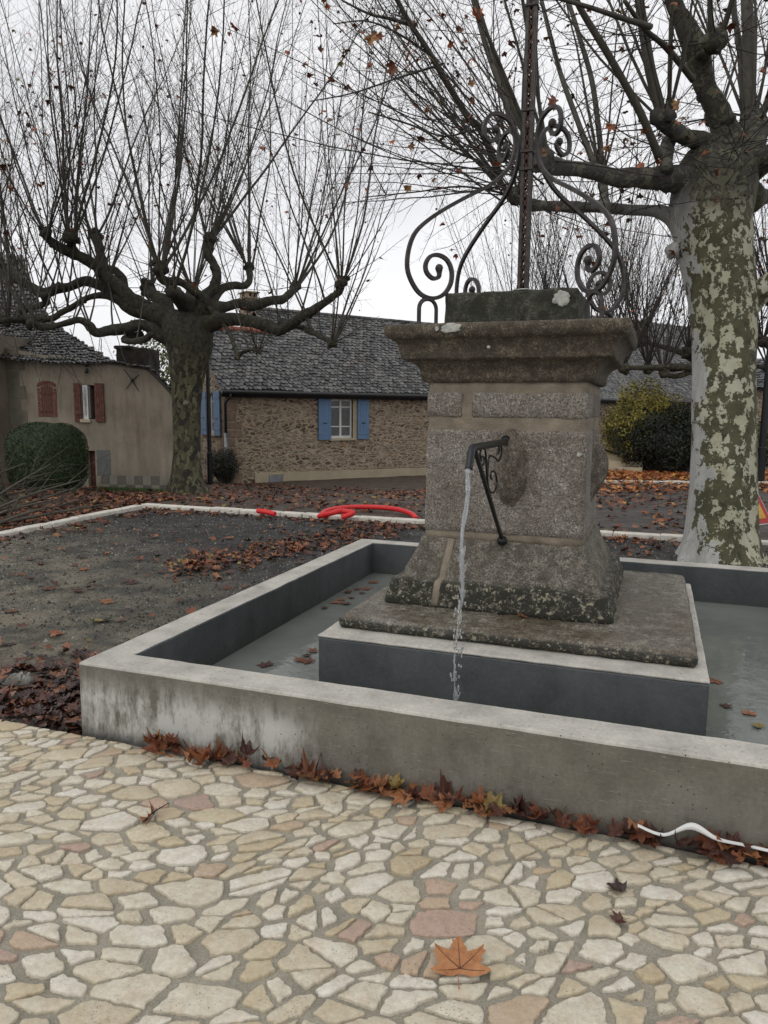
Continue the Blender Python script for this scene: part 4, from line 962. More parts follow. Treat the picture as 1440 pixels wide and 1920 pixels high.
def house_b():
    c = at(425, 908, 22); dv = V((.569, .823, 0)).normalized(); ang = math.atan2(dv.y, dv.x)
    root = tag(empty('stone_cottage', c, ang), 'long low rubble stone cottage with blue shutters and a stone slate roof', 'house')
    L, E_ = 32.0, 2.87; m = MB()
    win = (3.57, 4.42, 1.28, 2.52)
    wall_holes(m, 0, L, -.6, lambda x: E_, [win])
    # gable end with a window, seen at a slant
    G = MB(); gw = (.70, 1.25, 1.45, 2.65)
    def gt(t): return E_+.85*min(t, 4-t)
    wall_holes(G, 0, 4.0, -.6, gt, [gw]); M = Matrix(((0, 1, 0, 0), (1, 0, 0, 0), (0, 0, 1, 0), (0, 0, 0, 1)))   # x -> depth, y -> x
    m.add([M @ v for v in G.v], [f[::-1] for f in G.f])
    # taller part's gable rising above the low roof, back walls
    m.add([V((2.55, 1.6, 3.5)), V((2.55, 6.4, 3.5)), V((2.55, 6.4, E_)), V((2.55, 3.0, E_+.85*3-.06)), V((2.55, 1.6, E_+.85*1.6-.06))], [(0, 1, 2, 3, 4)])
    m.add([V((2.56, 1.0, 3.6)), V((2.56, 5.0, 3.6)), V((2.56, 3.0, E_+.85*3-.05))], [(0, 1, 2)])
    m.add([V((0, 4, -.6)), V((L, 6, -.6)), V((L, 6, E_)), V((0, 4, E_)), V((L, 0, -.6)), V((L, 0, E_)), V((L, 3, E_+2.5))], [(1, 0, 3, 2), (4, 1, 2, 6, 5)])
    m.build('wall', STONE, root)
    m = MB(); wall_holes(m, .9, L, -.6, lambda x: .30-.012*x, [(1.35, 1.85, -.05, .22)], y=-.03, depth=.02); m.add([V((.9, -.03, .289)), V((L, -.03, .05)), V((L, .0, .055)), V((.9, 0, .294))], [(0, 1, 2, 3)]); m.build('render_band', CREAM, root)
    m = MB(); m.box(1.37, -.036, -.03, 1.83, -.012, .20, b=.01); m.build('vent_hatch', ZINC, root)
    # dressed corner stones
    m = MB(); r = random.Random(5); z = -.3
    while z < E_-.1:
        h = r.uniform(.2, .34); w = r.uniform(.3, .55); m.box(-.012, -.012, z, w, .4*(1 if r.random() < .5 else .7), min(z+h-.015, E_-.02), b=.02); z += h
    m.build('quoins', plain('ochre_stone', (.20, .145, .10), .9, 0, .35, 4, .7, .02), root)
    w = window(root, win[0], win[1], win[2], win[3], 0)
    m = MB(); 
    for (a, b, c_, d) in ((win[0]-.0, win[3]+.0, win[1]+.0, win[3]+.14), (win[1]+.0, win[2]-.08, win[1]+.16, win[3]+.14)): m.box(a, -.004, b, c_, .1, d)
    m.build('window_surround', CREAM, root)
    shutter_pair(root, None, -.04, ((3.09, 3.55), (4.56, 5.0)), 1.24, 2.58, BLUE, slot=True)
    # gable window and shutters
    # turned a quarter round: local x runs towards the corner, x = -t
    g = [window(root, -gw[1], -gw[0], gw[2], gw[3], 0, curtain=False)]
    g += shutter_pair(root, None, -.04, ((-gw[1]-.44, -gw[1]-.01), (-gw[0]+.01, -gw[0]+.45)), 1.4, 2.7, BLUE, slot=True)
    for o in g: o.rotation_euler = (0, 0, -math.pi/2)
    # roof
    rf = MB(); r = random.Random(9)
    ev = V((0, -.22, E_-.19+.04)); sl = V((0, 1, .85))
    low = lambda u, v: V((-.18+2.75*u, ev.y+2.25*v, ev.z+.85*2.25*v+.05*math.sin(u*3)))
    patch_slates(rf, low, 19, 19, r, .16, .018)
    hi = lambda u, v: V((2.45+(L-2.45+.2)*u, ev.y+3.25*v, ev.z+.85*3.25*v+.03*math.sin(u*9)))
    patch_slates(rf, hi, 190, 29, r, .16, .018)
    lowb = lambda u, v: V((2.6-2.75*u, 4.25-2.25*v, ev.z+.85*2.25*v)); patch_slates(rf, lowb, 12, 12, r, .2)
    for (A, B, C_, D) in ((low(0, 0), low(1, 0), low(1, 1), low(0, 1)), (hi(0, 0), hi(1, 0), hi(1, 1), hi(0, 1))):
        rf.add([A, B, C_, D]+[p-V((0, 0, .08)) for p in (A, B, C_, D)], [(0, 1, 2, 3), (7, 6, 5, 4), (0, 4, 5, 1), (1, 5, 6, 2), (2, 6, 7, 3), (3, 7, 4, 0)])
    hb = [hi(0, 1), hi(1, 1), V((L, 6.3, E_)), V((2.45, 6.3, E_))]; rf.add(hb, [(3, 2, 1, 0)])
    lb = [low(0, 1), low(1, 1), V((2.5, 4.25, E_-.1)), V((-.2, 4.25, E_-.1))]; rf.add(lb, [(3, 2, 1, 0)])
    ro = rf.build('roof', SLATE, root)
    # higher roof at the far end
    m = MB(); r2 = random.Random(3); f2 = lambda u, v: V((15.2+17*u, .15+4.6*v, 3.0+.85*4.6*v)); patch_slates(m, f2, 80, 30, r2, .2); a = [f2(0, 0), f2(1, 0), f2(1, 1), f2(0, 1)]; m.add([p-V((0, 0, .03)) for p in a], [(0, 1, 2, 3)])
    m.add([V((15.2, .2, 2.9)), V((15.2, 8, 2.9)), f2(0, 1)-V((0, 0, .06))], [(0, 2, 1)]); m.build('rear_roof', SLATE, root)
    m = MB(); n = 7
    for i in range(n): m.tube([V((.1+i*.34, 2.0, ev.z+.85*2.25+.04)), V((.1+i*.34+.36, 2.0, ev.z+.85*2.25+.05))], [.10, .085], 10)
    m.build('ridge_tiles', plain('terracotta', (.26, .095, .06), .85, 0, .4, 8, .5), root)
    m = MB()
    n = 64
    for i in range(n): m.tube([V((2.5+i*.46, 3.03, ev.z+.85*3.25+.02)), V((2.5+i*.46+.48, 3.03, ev.z+.85*3.25+.03))], [.09, .075], 8)
    m.build('ridge_stones', SLATE, root)
    m = MB(); m.box(2.45, 3.6, 4.4, 2.9, 4.2, 5.9, b=.02); m.box(2.40, 3.55, 5.9, 2.95, 4.25, 5.97, b=.02)
    for k in range(3): m.box(2.47+k*.16, 3.62, 5.97, 2.55+k*.16, 4.18, 6.1)
    m.box(2.42, 3.56, 6.1, 2.93, 4.24, 6.16, b=.02); m.build('chimney', STONE, root)
    m = MB(); m.tube([V((-.2, -.29, E_-.20)), V((L, -.29, E_-.23))], .062, 10, flat=1); m.box(-.2, -.22, E_-.34, L, -.19, E_-.16); m.build('gutter', DARKM, root, smooth=True)
    m = MB(); m.tube([V((.05, -.29, E_-.24)), V((.02, -.27, E_-.36)), V((-.03, -.08, E_-.5)), V((-.03, -.07, .1))], .042, 10); m.build('downpipe', DARKM, root, smooth=True)
    m = MB(); m.tube([V((-.03, -.07, 1.5)), V((-.03, -.07, -.1))], .048, 10); m.build('downpipe', ZINC, root, smooth=True)
    return root
house_b()

def house_a():
    base = ground(205, 916); 
    # front plane: the right end is farther than the left end
    a0 = ground(30, 914); n = V((.28, -.96, 0)).normalized(); dv = V((-n.y, n.x, 0)); ang = math.atan2(dv.y, dv.x)
    O = onplane(25, 905, base, n); O.z = base.z
    root = tag(empty('rendered_house', O, ang), 'old house with brown lime render, brown shutters and a sweeping stone slate roof', 'house')
    Mi = (Matrix.Translation(O) @ Matrix.Rotation(ang, 4, 'Z')).inverted()
    def L2(x, y): p = Mi @ onplane(x, y, base, n); return p.x, p.z
    tops = [L2(*p) for p in ((25, 654), (70, 664), (130, 670), (212, 680), (281, 692), (300, 712), (322, 735), (345, 760))]
    def zt(x):
        for (a, b), (c, d) in zip(tops, tops[1:]):
            if x <= c: return b+(d-b)*(x-a)/(c-a)
        return tops[-1][1]
    X1 = tops[-1][0]; wx0, wz1 = L2(152, 722); wx1, wz0 = L2(180, 786); dx0, dz1 = L2(163, 845); dx1, dz0 = L2(181, 918)
    m = MB(); wall_holes(m, 0, X1, -.6, lambda x: zt(x), [(wx0, wx1, wz0, wz1), (dx0, dx1, -.05, dz1)], depth=.28)
    m.add([V((X1, 0, -.6)), V((X1-4, 5, -.6)), V((X1-4, 5, tops[-1][1]+1.2)), V((X1, 0, tops[-1][1]))], [(0, 1, 2, 3)])
    m.build('wall', REND, root)
    # projecting wing at the left
    m = MB(); m.box(-7, -.6, -.6, 0, 5, zt(0)+.25); m.build('side_wing', REND, root)
    m = MB(); r = random.Random(5); z = -.2; k = 0
    while z < zt(0)-.1:
        h = r.uniform(.24, .34); w = .42 if k % 2 else .28; m.box(0.003, -.012, z, w, .1, min(z+h-.008, zt(0)-.03), b=.008); z += h; k += 1
    m.build('quoins', plain('grey_quoin', (.155, .14, .105), .9, 0, .25, 3, .5, .01), root)
    w = window(root, wx0+.02, wx1-.17, wz0, wz1, 0, rows=4, curtain=False, deep=.035)
    m = MB(); m.box(wx1-.18, .02, wz0+.02, wx1-.12, .16, wz1-.02); m.build('inner_shutter', plain('grey_wood', (.14, .13, .12), .85, 0, .3, 12, .3), root)
    s0, _ = L2(139, 722); s1, _ = L2(195, 722)
    for (a, b) in ((s0, wx0-.01), (wx1+.01, s1)):
        sh = MB(); k = 4
        for i in range(k): sh.box(a+(b-a)*i/k+.002, -.05, wz0-.06, a+(b-a)*(i+1)/k-.002, -.015, wz1+.04, b=.003)
        for z in (wz0+.1, wz1-.14): sh.box(a, -.062, z, b, -.0505, z+.04)
        sh.build('shutter', BROWNP, root)
    # arched brick recess with closed shutters
    bx0, bz1 = L2(69, 712); bx1, bz0 = L2(108, 782); m = MB(); BR = plain('red_brick', (.16, .062, .045), .9, 0, .4, 9, .6, .01)
    r = random.Random(6); z = bz0
    while z < bz1-.18:
        for s in (0, 1):
            w_ = .085 if int((z-bz0)/.07) % 2 else .06
            x = bx0 if s == 0 else bx1-w_; m.box(x, -.012, z, x+w_, .04, z+.062, b=.005)
        z += .07
    cx_ = (bx0+bx1)/2; hw = (bx1-bx0)/2; n_ = 14; zf = lambda t, k: bz1-(.02 if k else .10)-.07*t*t
    for i in range(n_):
        ta, tb = -1+2*(i+.06)/n_, -1+2*(i+.94)/n_
        vs = [V((cx_+t*hw, yy, zf(t, k))) for yy in (-.013, .04) for t, k in ((ta, 0), (tb, 0), (tb, 1), (ta, 1))]; m.add(vs, [(0, 1, 2, 3), (4, 7, 6, 5), (0, 4, 5, 1), (1, 5, 6, 2), (2, 6, 7, 3), (3, 7, 4, 0)])
    m.build('brick_surround', BR, root)
    m = MB(); k = 6; a, b = bx0+.075, bx1-.075
    for i in range(k):
        t = abs((i+.5)/k-.5)*2; m.box(a+(b-a)*i/k+.003, -.006, bz0, a+(b-a)*(i+1)/k-.003, .03, bz1-.11-.055*t*t, b=.004)
    for z in (bz0+.12, bz1-.32): m.box(a, -.02, z, b, -.0065, z+.03)
    m.build('closed_shutter', BROWNP, root)
    # iron tie, insulators, lamp, patches
    m = MB(); cx_, cz = L2(249, 713)
    for (a, b) in ((-.19, .24), (.13, -.24), (-.16, -.2), (.15, .12)): m.tube([V((cx_, -.03, cz)), V((cx_+a, -.02, cz+b))], [.013, .006], 5)
    m.ball(V((cx_, -.04, cz)), .035); m.build('wall_tie', DARKM, root)
    for py in (687, 699):
        m = MB(); a, b = L2(166, py); m.tube([V((a-.03, -.0, b)), V((a-.03, -.12, b)), V((a+.02, -.12, b+.02))], .012, 6); m.ball(V((a+.02, -.12, b+.04)), .04, sc=(1, 1, 1.4)); m.build('insulator', DARKM, root)
    m = MB(); m.box(dx0+.02, .12, -.05, dx1-.02, .16, dz1-.02); m.build('door', BROWNP, root)
    a, _ = L2(181, 845); b, zb = L2(208, 891); m = MB(); m.box(a, -.01, zb, b, .0, dz1+.02, b=.004); m.build('cement_patch', plain('cement', (.15, .15, .145), .9, 0, .15, 4, .4), root)
    G1, G2 = plain('pale_block', (.25, .235, .19), .9, 0, .2, 4, .4), plain('dark_block', (.14, .13, .11), .9, 0, .2, 4, .4)
    m = MB(); x, _ = L2(190, 900); xe, _ = L2(315, 900); zz = [L2(250, y)[1] for y in (916, 909, 892)]
    for j in range(2):
        w_ = (xe-x)/8
        for i in range(8): m.box(x+i*w_+.003, -.012, zz[j]+.002-(.2 if j == 0 else 0), x+(i+1)*w_-.003, .0, zz[j+1]-.002, mi=(i+j) % 2)
    m.build('block_plinth', [G1, G2], root)
    # roof: rises from the eave to the hip line on the right
    rf = MB(); r = random.Random(12)
    sil = [(216, 681, 0), (170, 652, .9), (130, 627, 1.7), (100, 602, 2.4), (76, 572, 3.0), (60, 530, 3.6), (44, 481, 4.2)]
    lef = [(-60, 662, -.3), (-60, 640, .9), (-60, 618, 1.7), (-60, 596, 2.4), (-60, 566, 3.0), (-60, 526, 3.6), (-60, 480, 4.2)]
    SR = [onplane(x, y, base-n*(o-.15), n) for x, y, o in sil]; SL = [onplane(x, y, base-n*(o-.15), n) for x, y, o in lef]
    def Sf(u, v):
        t = v*6; i = min(5, int(t)); f = t-i; a = SL[i].lerp(SL[i+1], f); b = SR[i].lerp(SR[i+1], f); p = a.lerp(b, u)
        p.z -= .10*math.sin(math.pi*u)*(1-v); return Mi @ p
    patch_slates(rf, Sf, lambda v: int(34-22*v)+4, 34, r, .22, .03)
    N = 24; vs = [Sf(i/N, j/N) for j in range(N+1) for i in range(N+1)]; rf.add(vs, [(j*(N+1)+i, j*(N+1)+i+1, (j+1)*(N+1)+i+1, (j+1)*(N+1)+i) for j in range(N) for i in range(N)])
    # hip side away from the viewer
    hv = [Mi @ p for p in SR]; bk = [p+V((-3.5, 4, -.2)) for p in hv]; k = len(hv); rf.add(hv+bk, [(i, k+i, k+i+1, i+1) for i in range(k-1)])
    rf.build('roof', SLATE, root)
    # thin roof edge over the right part, falling to the right
    e = MB(); px = [(208, 678), (240, 684), (281, 690), (300, 708), (320, 730), (350, 762)]
    E1 = [Mi @ onplane(x, y+2, base+n*.18, n) for x, y in px]; E2 = [p+V((-2.4, 3.0, -.3)) for p in [Mi @ onplane(x, y-3, base, n) for x, y in px]]
    def Se(u, v):
        t = u*5; i = min(4, int(t)); f = t-i; return E1[i].lerp(E1[i+1], f).lerp(E2[i].lerp(E2[i+1], f), v)
    patch_slates(e, Se, 16, 12, r, .2, .03); vs = [Se(i/20, j/3) for j in range(4) for i in range(21)]; e.add(vs, [(j*21+i, j*21+i+1, (j+1)*21+i+1, (j+1)*21+i) for j in range(3) for i in range(20)])
    e.build('lean_to_roof', SLATE, root)
    m = MB(); q = [Mi @ onplane(x, y, base-n*.8, n) for x, y in ((216, 652), (278, 700))]; a, b = q
    grid_box(m, a.x, a.y, b.z-.5, b.x, a.y+.8, a.z, .08, .02, .03, seed=3); m.box(a.x-.02, a.y-.05, a.z-.03, (a.x+b.x)/2, a.y+.8, a.z+.05, b=.02)
    m.build('chimney', plain('sooty_stone', (.045, .038, .030), .95, 0, .7, 3, 1, .03), root)
house_a()
GRASS = plain('grass', (.045, .085, .018), .8, 0, .4, 12, 0)
m = MB(); r = random.Random(3)
for i in range(3000):
    p = ground(r.uniform(180, 312), r.uniform(913, 922)); h = r.uniform(.03, .08); a = jit(r, .02); m.add([p+V((-.006, 0, 0)), p+V((.006, 0, 0)), p+V((a.x, a.y, h))], [(0, 1, 2)])
tag(m.build('grass', GRASS), 'short green grass at the foot of the rendered house', 'grass', kind='stuff')

# ================================================================ lamp posts, sign, small far things
def lamp_post(x, y, d, top, r0, lab, head):
    p = at(x, y, d); p.z = gz(p.x, p.y); root = tag(empty('lamp_post', p), lab, 'lamp post', None)
    m = MB(); m.tube([p, p+V((0, 0, .9)), p+V((0, 0, .92)), p+V((0, 0, top))], [r0*1.25, r0*1.25, r0, r0*.8], 14); m.tube([p-V((0, 0, .05)), p+V((0, 0, .06))], r0*2, 14); adopt(m.build('pole', BLACK, smooth=False), root)
    h = MB(); t = p+V((0, 0, top)); h.tube([t, t+V((0, 0, .12)), t+V((0, 0, .16)), t+V((0, 0, .3)), t+V((0, 0, .34))], [.06, .1, .26, .22, .05], 16); adopt(h.build('lamp_head', BLACK), root)
p = ground(394, 908); lamp_post(394, 905, (p-CAM).dot(FW), 4.0, .062, 'slim black lamp post between the left tree and the stone cottage', True)
p = ground(1424, 906); lamp_post(1424, 906, (p-CAM).dot(FW), 5.2, .085, 'black lamp post behind the patchy tree at the right edge', True)
def sign():
    c = ground(1425, 1000); root = tag(empty('road_works_sign', c), 'folding triangular road works sign, yellow with a red border, beside the right tree', 'sign')
    ang = R(-62)+math.atan2(RT.y, RT.x)*0
    M = Matrix.Translation((c.x+.10, c.y, c.z+.10)) @ Matrix.Rotation(ang+R(90), 4, 'Z') @ Matrix.Rotation(R(-12), 4, 'X')
    M = Matrix.Translation((c.x-.13, c.y-.06, c.z+.10)) @ Matrix.Rotation(R(50), 4, 'Z') @ Matrix.Rotation(R(-12), 4, 'X')
    def tri(m, s, y0, y1, z0=0, mi=0):
        h = s*.866; P = [V((-s/2, 0, z0)), V((s/2, 0, z0)), V((0, 0, z0+h))]
        vs = [M @ (p+V((0, y, 0))) for y in (y0, y1) for p in P]; m.add(vs, [(0, 1, 2), (5, 4, 3), (0, 3, 4, 1), (1, 4, 5, 2), (2, 5, 3, 0)], mi)
    m = MB(); tri(m, 1.0, 0, .02); adopt(m.build('backing', WHITE), root)
    m = MB(); tri(m, .95, -.006, -.001, .014); adopt(m.build('red_border', plain('sign_red', (.45, .03, .02), .5, 0, .1, 9, 0)), root)
    m = MB(); tri(m, .70, -.011, -.007, .086); adopt(m.build('yellow_field', plain('sign_yellow', (.65, .36, .03), .5, 0, .1, 9, 0)), root)
    m = MB()                                             # digging man pictogram, on the half the tree hides
    for (a, b, w) in (((-.03, .36), (.02, .24), .03), ((.02, .24), (-.05, .10), .024), ((.02, .24), (.08, .10), .024), ((-.02, .33), (-.12, .26), .018), ((-.15, .30), (-.08, .20), .010)):
        m.tube([M @ V((a[0], -.014, a[1])), M @ V((b[0], -.014, b[1]))], w, 6, flat=.3)
    m.ball(M @ V((-.05, -.014, .415)), .028); adopt(m.build('pictogram', BLACK), root)
    for s in (-1, 1):
        m = MB(); m.tube([M @ V((s*.42, .01, .02)), M @ V((s*.46, .0, -.13))], .012, 6); m.tube([M @ V((s*.25, .03, .35)), M @ V((s*.46, .45, -.02))], .012, 6); adopt(m.build('leg', ZINC), root)
sign()

# ================================================================ pollarded plane trees
def grow_shoot(tw, r, p, d, L, r0, upw, wig, twigs, tips, mi=1, dens=1.0, droop=0):
    """a long wand with side twigs and their sub twigs"""
    n = max(5, int(L/.4)); pts = [p]; d = d.normalized(); st = L/n
    for i in range(n):
        d = (d+V((0, 0, upw))+jit(r, wig)).normalized(); pts.append(pts[-1]+d*st)
    k = len(pts); rad = [r0*(1-.86*(i/(k-1))**.8)+.002 for i in range(k)]
    tw.tube(pts, rad, 5 if r0 > .012 else 4, mi=mi, cap=False)
    nt = int(twigs*L*dens)
    for j in range(nt):
        t = (.16+.82*((j+r.random())/nt)**.85); f = t*(k-1); i = min(int(f), k-2); q = pts[i].lerp(pts[i+1], f-i); ax = (pts[i+1]-pts[i]).normalized()
        sd = ax.orthogonal().normalized(); sd = Matrix.Rotation(r.uniform(0, 6.283), 3, ax) @ sd
        l = L*r.uniform(.08, .26)*(1.1-.7*t); l = max(.18, l); dd = (ax*r.uniform(.5, 1.0)+sd*r.uniform(.6, 1.0)).normalized(); c = q; P = [q]; m = 4
        for s in range(m):
            dd = (dd+V((0, 0, upw*1.3-droop))+jit(r, .22)).normalized(); c = c+dd*(l/m); P.append(c)
        rr = min(.0060, rad[i]*.40); tw.thin(P, rr, .0012, mi=0); tips.append((P[-1], dd))
        for s in range(r.choice((0, 1, 2, 2))):
            a = r.randrange(1, m); b = P[a]; e = (dd*.6+jit(r, .8)+V((0, 0, .25-droop))).normalized(); l2 = l*r.uniform(.25, .55); g = b+e*l2*.5; h = g+(e+jit(r, .35)+V((0, 0, .15))).normalized()*l2*.5
            tw.thin([b, g, h], rr*.55, .0010, mi=0); 
            if r.random() < .35: tips.append((h, e))
def knob(tr, r, p, rad):
    m = MB(); m.ball(V((0, 0, 0)), 1, nu=12, nv=8)
    s = r.uniform(0, 50); tr.add([p+v*rad*(1+.40*noise.noise(v*1.7+V((s, 0, 0)))+.2*noise.noise(v*4+V((s, 2, 0)))) for v in m.v], m.f)
    for i in range(3): 
        c = p+jit(r, rad*.8); tr.add([c+v*rad*.5*(1+.4*noise.noise(v*2+V((s, i, 0)))) for v in m.v], m.f)
def tree_leaves(lv, r, tips, n, lo, hi, lowfac=0):
    for i in range(min(n, len(tips))):
        p, d = tips[r.randrange(len(tips))]
        p = p+V((0, 0, -.03)); M = Matrix.Translation(p) @ Matrix.Rotation(r.uniform(0, 6.3), 4, 'Z') @ Matrix.Rotation(R(r.uniform(120, 240)), 4, 'X') @ Matrix.Rotation(r.uniform(-.6, .6), 4, 'Y')
        leaf_mesh(lv, r, r.uniform(lo, hi), r.uniform(.5, 1.6), M, detail=False)
def seed_balls(tw, r, tips, n):
    for i in range(n):
        p, d = tips[r.randrange(len(tips))]; e = p+V((r.uniform(-.02, .02), 0, -r.uniform(.04, .1))); tw.thin([p, e], .001, .001); tw.ball(e, .014, nu=5, nv=4)

def limb(tr, pts, wob=.22, n=12):
    """pts: (point, radius)"""
    P = crom([p for p, q in pts], 5); Q = cromf([q for p, q in pts], 5)
    s = noise.noise(pts[0][0]*3)*10
    Q = [max(.01, q*.82*(1+.16*noise.noise(V((i*.33, s, 0)))+.06*noise.noise(V((i*1.1, s, 4))))) for i, q in enumerate(Q)]
    P = [p+V((noise.noise(p*3), noise.noise(p*3+V((7, 0, 0))), noise.noise(p*3+V((0, 7, 0)))))*q*.25 for p, q in zip(P, Q)]
    tr.tube(P, Q, n, wob=wob)
    rr = random.Random(int(abs(pts[0][0].x*1000+pts[-1][0].z*777)))
    for i in range(3, len(P)-2, 3):
        if rr.random() < .55:
            k = Q[i]*rr.uniform(.45, .8); c = P[i]+jit(rr, 1).normalized()*Q[i]*.55; b = MB(); b.ball(V((0, 0, 0)), 1, nu=8, nv=6)
            tr.add([c+v*k*(1+.35*noise.noise(v*2+P[i])) for v in b.v], b.f)
    return P
def trunk_mesh(tr, prof, n=40, flute=.10, seed=0, nroots=6):
    """prof: (centre, radius) from the ground up; roots flare at the bottom"""
    P = crom([p for p, q in prof], 8); Q = cromf([q for p, q in prof], 8); z0 = P[0].z; vs = []
    for i, (p, q) in enumerate(zip(P, Q)):
        h = max(0, 1-(p.z-z0)/.55)
        for j in range(n):
            a = 2*math.pi*j/n
            f = 1+flute*noise.noise(V((math.cos(a)*1.2+seed, math.sin(a)*1.2, p.z*.6)))+.035*noise.noise(V((math.cos(a)*4, math.sin(a)*4+seed, p.z*2.2)))
            f += h*h*(.16*math.sin(nroots*a+seed)+.10*math.sin((nroots+3)*a+1.7*seed))
            vs.append(V((p.x+math.cos(a)*q*f, p.y+math.sin(a)*q*f, p.z)))
    k = len(P); tr.add(vs, [(i*n+j, i*n+(j+1) % n, (i+1)*n+(j+1) % n, (i+1)*n+j) for i in range(k-1) for j in range(n)]+[tuple((k-1)*n+j for j in range(n))])

def left_tree():
    r = random.Random(42); g = ground(347, 925); D = (g-CAM).dot(FW); s = D/F
    root = tag(empty('plane_tree', g), 'pollarded plane tree with dark mossy limbs and long upright shoots before the two houses', 'tree')
    tr, tw, lv = MB(), MB(), MB(); tips = []
    def A(x, y, dd=0): return at(x/3, 440+y/3, D+dd)              # traced in a 3x enlargement
    def B_(x, y, dd=0): return at(360+x*.3194, 560+y*.3194, D+dd)
    tp = [(1050, 1475, 146), (1048, 1440, 116), (1050, 1370, 90), (1052, 1250, 79), (1052, 1100, 77), (1050, 950, 79), (1052, 820, 90), (1060, 720, 108), (1062, 640, 124), (1050, 560, 136), (1040, 490, 124), (1030, 430, 80)]
    trunk_mesh(tr, [(A(x, y), w*s/3) for x, y, w in tp], seed=3)
    kn = []; along = []
    def L(pts, dd, kr=0, ns=0, f=A, spread=.5, length=6.2):
        n = len(pts); Q = [(f(x, y, dd*(i/(n-1))), w*s*(.3194 if f is B_ else 1/3)) for i, (x, y, w) in enumerate(pts)]
        LP = limb(tr, Q); along.extend(LP[len(LP)//3:-4])
        if kr: knob(tr, r, Q[-1][0], kr*s/3); kn.append((Q[-1][0], (Q[-1][0]-Q[-2][0]).normalized(), ns, kr*s/3, spread, length))
    L([(1010, 620, 75), (930, 580, 55), (860, 530, 45), (780, 505, 36), (690, 530, 36), (610, 545, 34), (540, 550, 32), (500, 510, 30), (450, 480, 22), (380, 495, 20), (300, 515, 20), (230, 525, 22), (180, 500, 24)], -1.2, 26, 4)
    L([(230, 525, 22), (140, 490, 18), (60, 480, 18), (-60, 500, 16), (-140, 520, 18)], -1.4, 28, 5)
    L([(1000, 500, 95), (880, 450, 66), (760, 420, 52), (680, 370, 38), (600, 345, 24), (530, 345, 20), (470, 365, 20), (400, 410, 20), (340, 440, 20), (290, 470, 22), (200, 470, 18), (90, 470, 18), (30, 480, 20)], -.5, 34, 7)
    L([(900, 440, 60), (780, 390, 52), (700, 350, 46), (620, 310, 42), (560, 285, 38), (480, 262, 32), (400, 290, 30), (300, 312, 34), (235, 330, 40), (180, 295, 28), (120, 268, 30), (60, 240, 26), (-10, 200, 28)], .6, 36, 7)
    L([(250, 330, 30), (260, 380, 26), (210, 400, 22), (140, 420, 20)], .5, 26, 4)
    L([(820, 410, 66), (740, 370, 60), (680, 310, 50), (600, 240, 42), (540, 180, 40), (470, 130, 36), (390, 95, 34), (320, 60, 30), (270, 20, 26), (255, -10, 26)], -.9, 32, 8)
    L([(430, 120, 34), (405, 70, 30), (400, 10, 32)], -.9, 38, 7)
    L([(760, 380, 50), (700, 330, 34), (690, 260, 34), (650, 205, 30), (595, 190, 30), (570, 130, 32), (555, 60, 36), (535, 0, 32)], .9, 36, 8)
    L([(960, 460, 70), (900, 370, 50), (850, 340, 44), (830, 300, 40)], 1.0, 44, 8)
    L([(1100, 470, 60), (1150, 370, 36), (1090, 320, 28), (1020, 272, 26), (950, 268, 30), (905, 245, 32), (905, 190, 34)], -.6, 40, 9)
    L([(1100, 440, 70), (1150, 350, 40), (1200, 300, 36), (1218, 230, 32), (1200, 160, 30), (1165, 100, 36), (1180, 30, 30)], .5, 38, 9)
    L([(1060, 420, 60), (1010, 350, 50), (960, 320, 30)], -1.2, 30, 4)
    L([(1120, 520, 80), (1220, 485, 56), (1320, 478, 44), (1420, 490, 38), (1500, 510, 40), (1570, 540, 36), (1640, 500, 34), (1720, 450, 32), (1800, 400, 28), (1870, 350, 24), (1915, 310, 22), (1925, 262, 22)], -1.3, 30, 9)
    L([(520, 138, 30), (620, 160, 20), (700, 195, 19), (770, 230, 18), (825, 258, 18)], -1.5, 24, 6, f=B_, length=2.6)
    L([(1170, 440, 60), (1260, 410, 40), (1330, 390, 32), (1420, 400, 36), (1520, 370, 34), (1590, 360, 30), (1640, 320, 28), (1665, 290, 26)], .9, 32, 8)
    L([(1150, 460, 50), (1200, 370, 34), (1250, 300, 30), (1310, 285, 28), (1370, 290, 26), (1405, 250, 24), (1402, 180, 26)], 1.4, 32, 8)
    L([(1230, 500, 20), (1270, 520, 14), (1310, 600, 14), (1335, 690, 15)], -1.0, 16, 0)
    L([(1335, 690, 15), (1370, 660, 13), (1420, 645, 13), (1452, 650, 14)], -1.2, 18, 5, length=1.6)
    L([(800, 560, 30), (700, 590, 22), (740, 600, 20), (810, 590, 22), (850, 560, 20)], -1.2, 0, 0)
    L([(1075, 500, 90), (1090, 420, 60), (1075, 340, 40), (1085, 300, 34)], 1.8, 34, 9)
    moss = []
    for (p, d, ns, kr, spread, length) in kn:
        for i in range(int(ns*1.3)):
            a = r.uniform(0, 6.283); out = V((math.cos(a), math.sin(a), 0))*r.uniform(.10, spread+.25)+V((d.x, d.y, 0))*.55+V((0, 0, 1)); Ls = length*r.uniform(.5, 1.4); up = .05
            grow_shoot(tw, r, p+V((math.cos(a), math.sin(a), .5))*kr*.6, out, Ls, r.choice((.010, .014, .019, .027))*(Ls/5)**.5, up, .075, 4.6, tips)
        for i in range(3 if ns else 0):
            a = r.uniform(0, 6.283); grow_shoot(tw, r, p, V((math.cos(a), math.sin(a), r.uniform(-.1, .8))), r.uniform(.8, 2.2), .008, .05, .12, 6, tips, mi=0)
        if ns:
            for i in range(2): 
                a = r.uniform(0, 6.283); grow_shoot(tw, r, p, V((math.cos(a), math.sin(a), -.2)), r.uniform(.5, 1.1), .004, -.08, .14, 4, tips, mi=0, droop=.15)
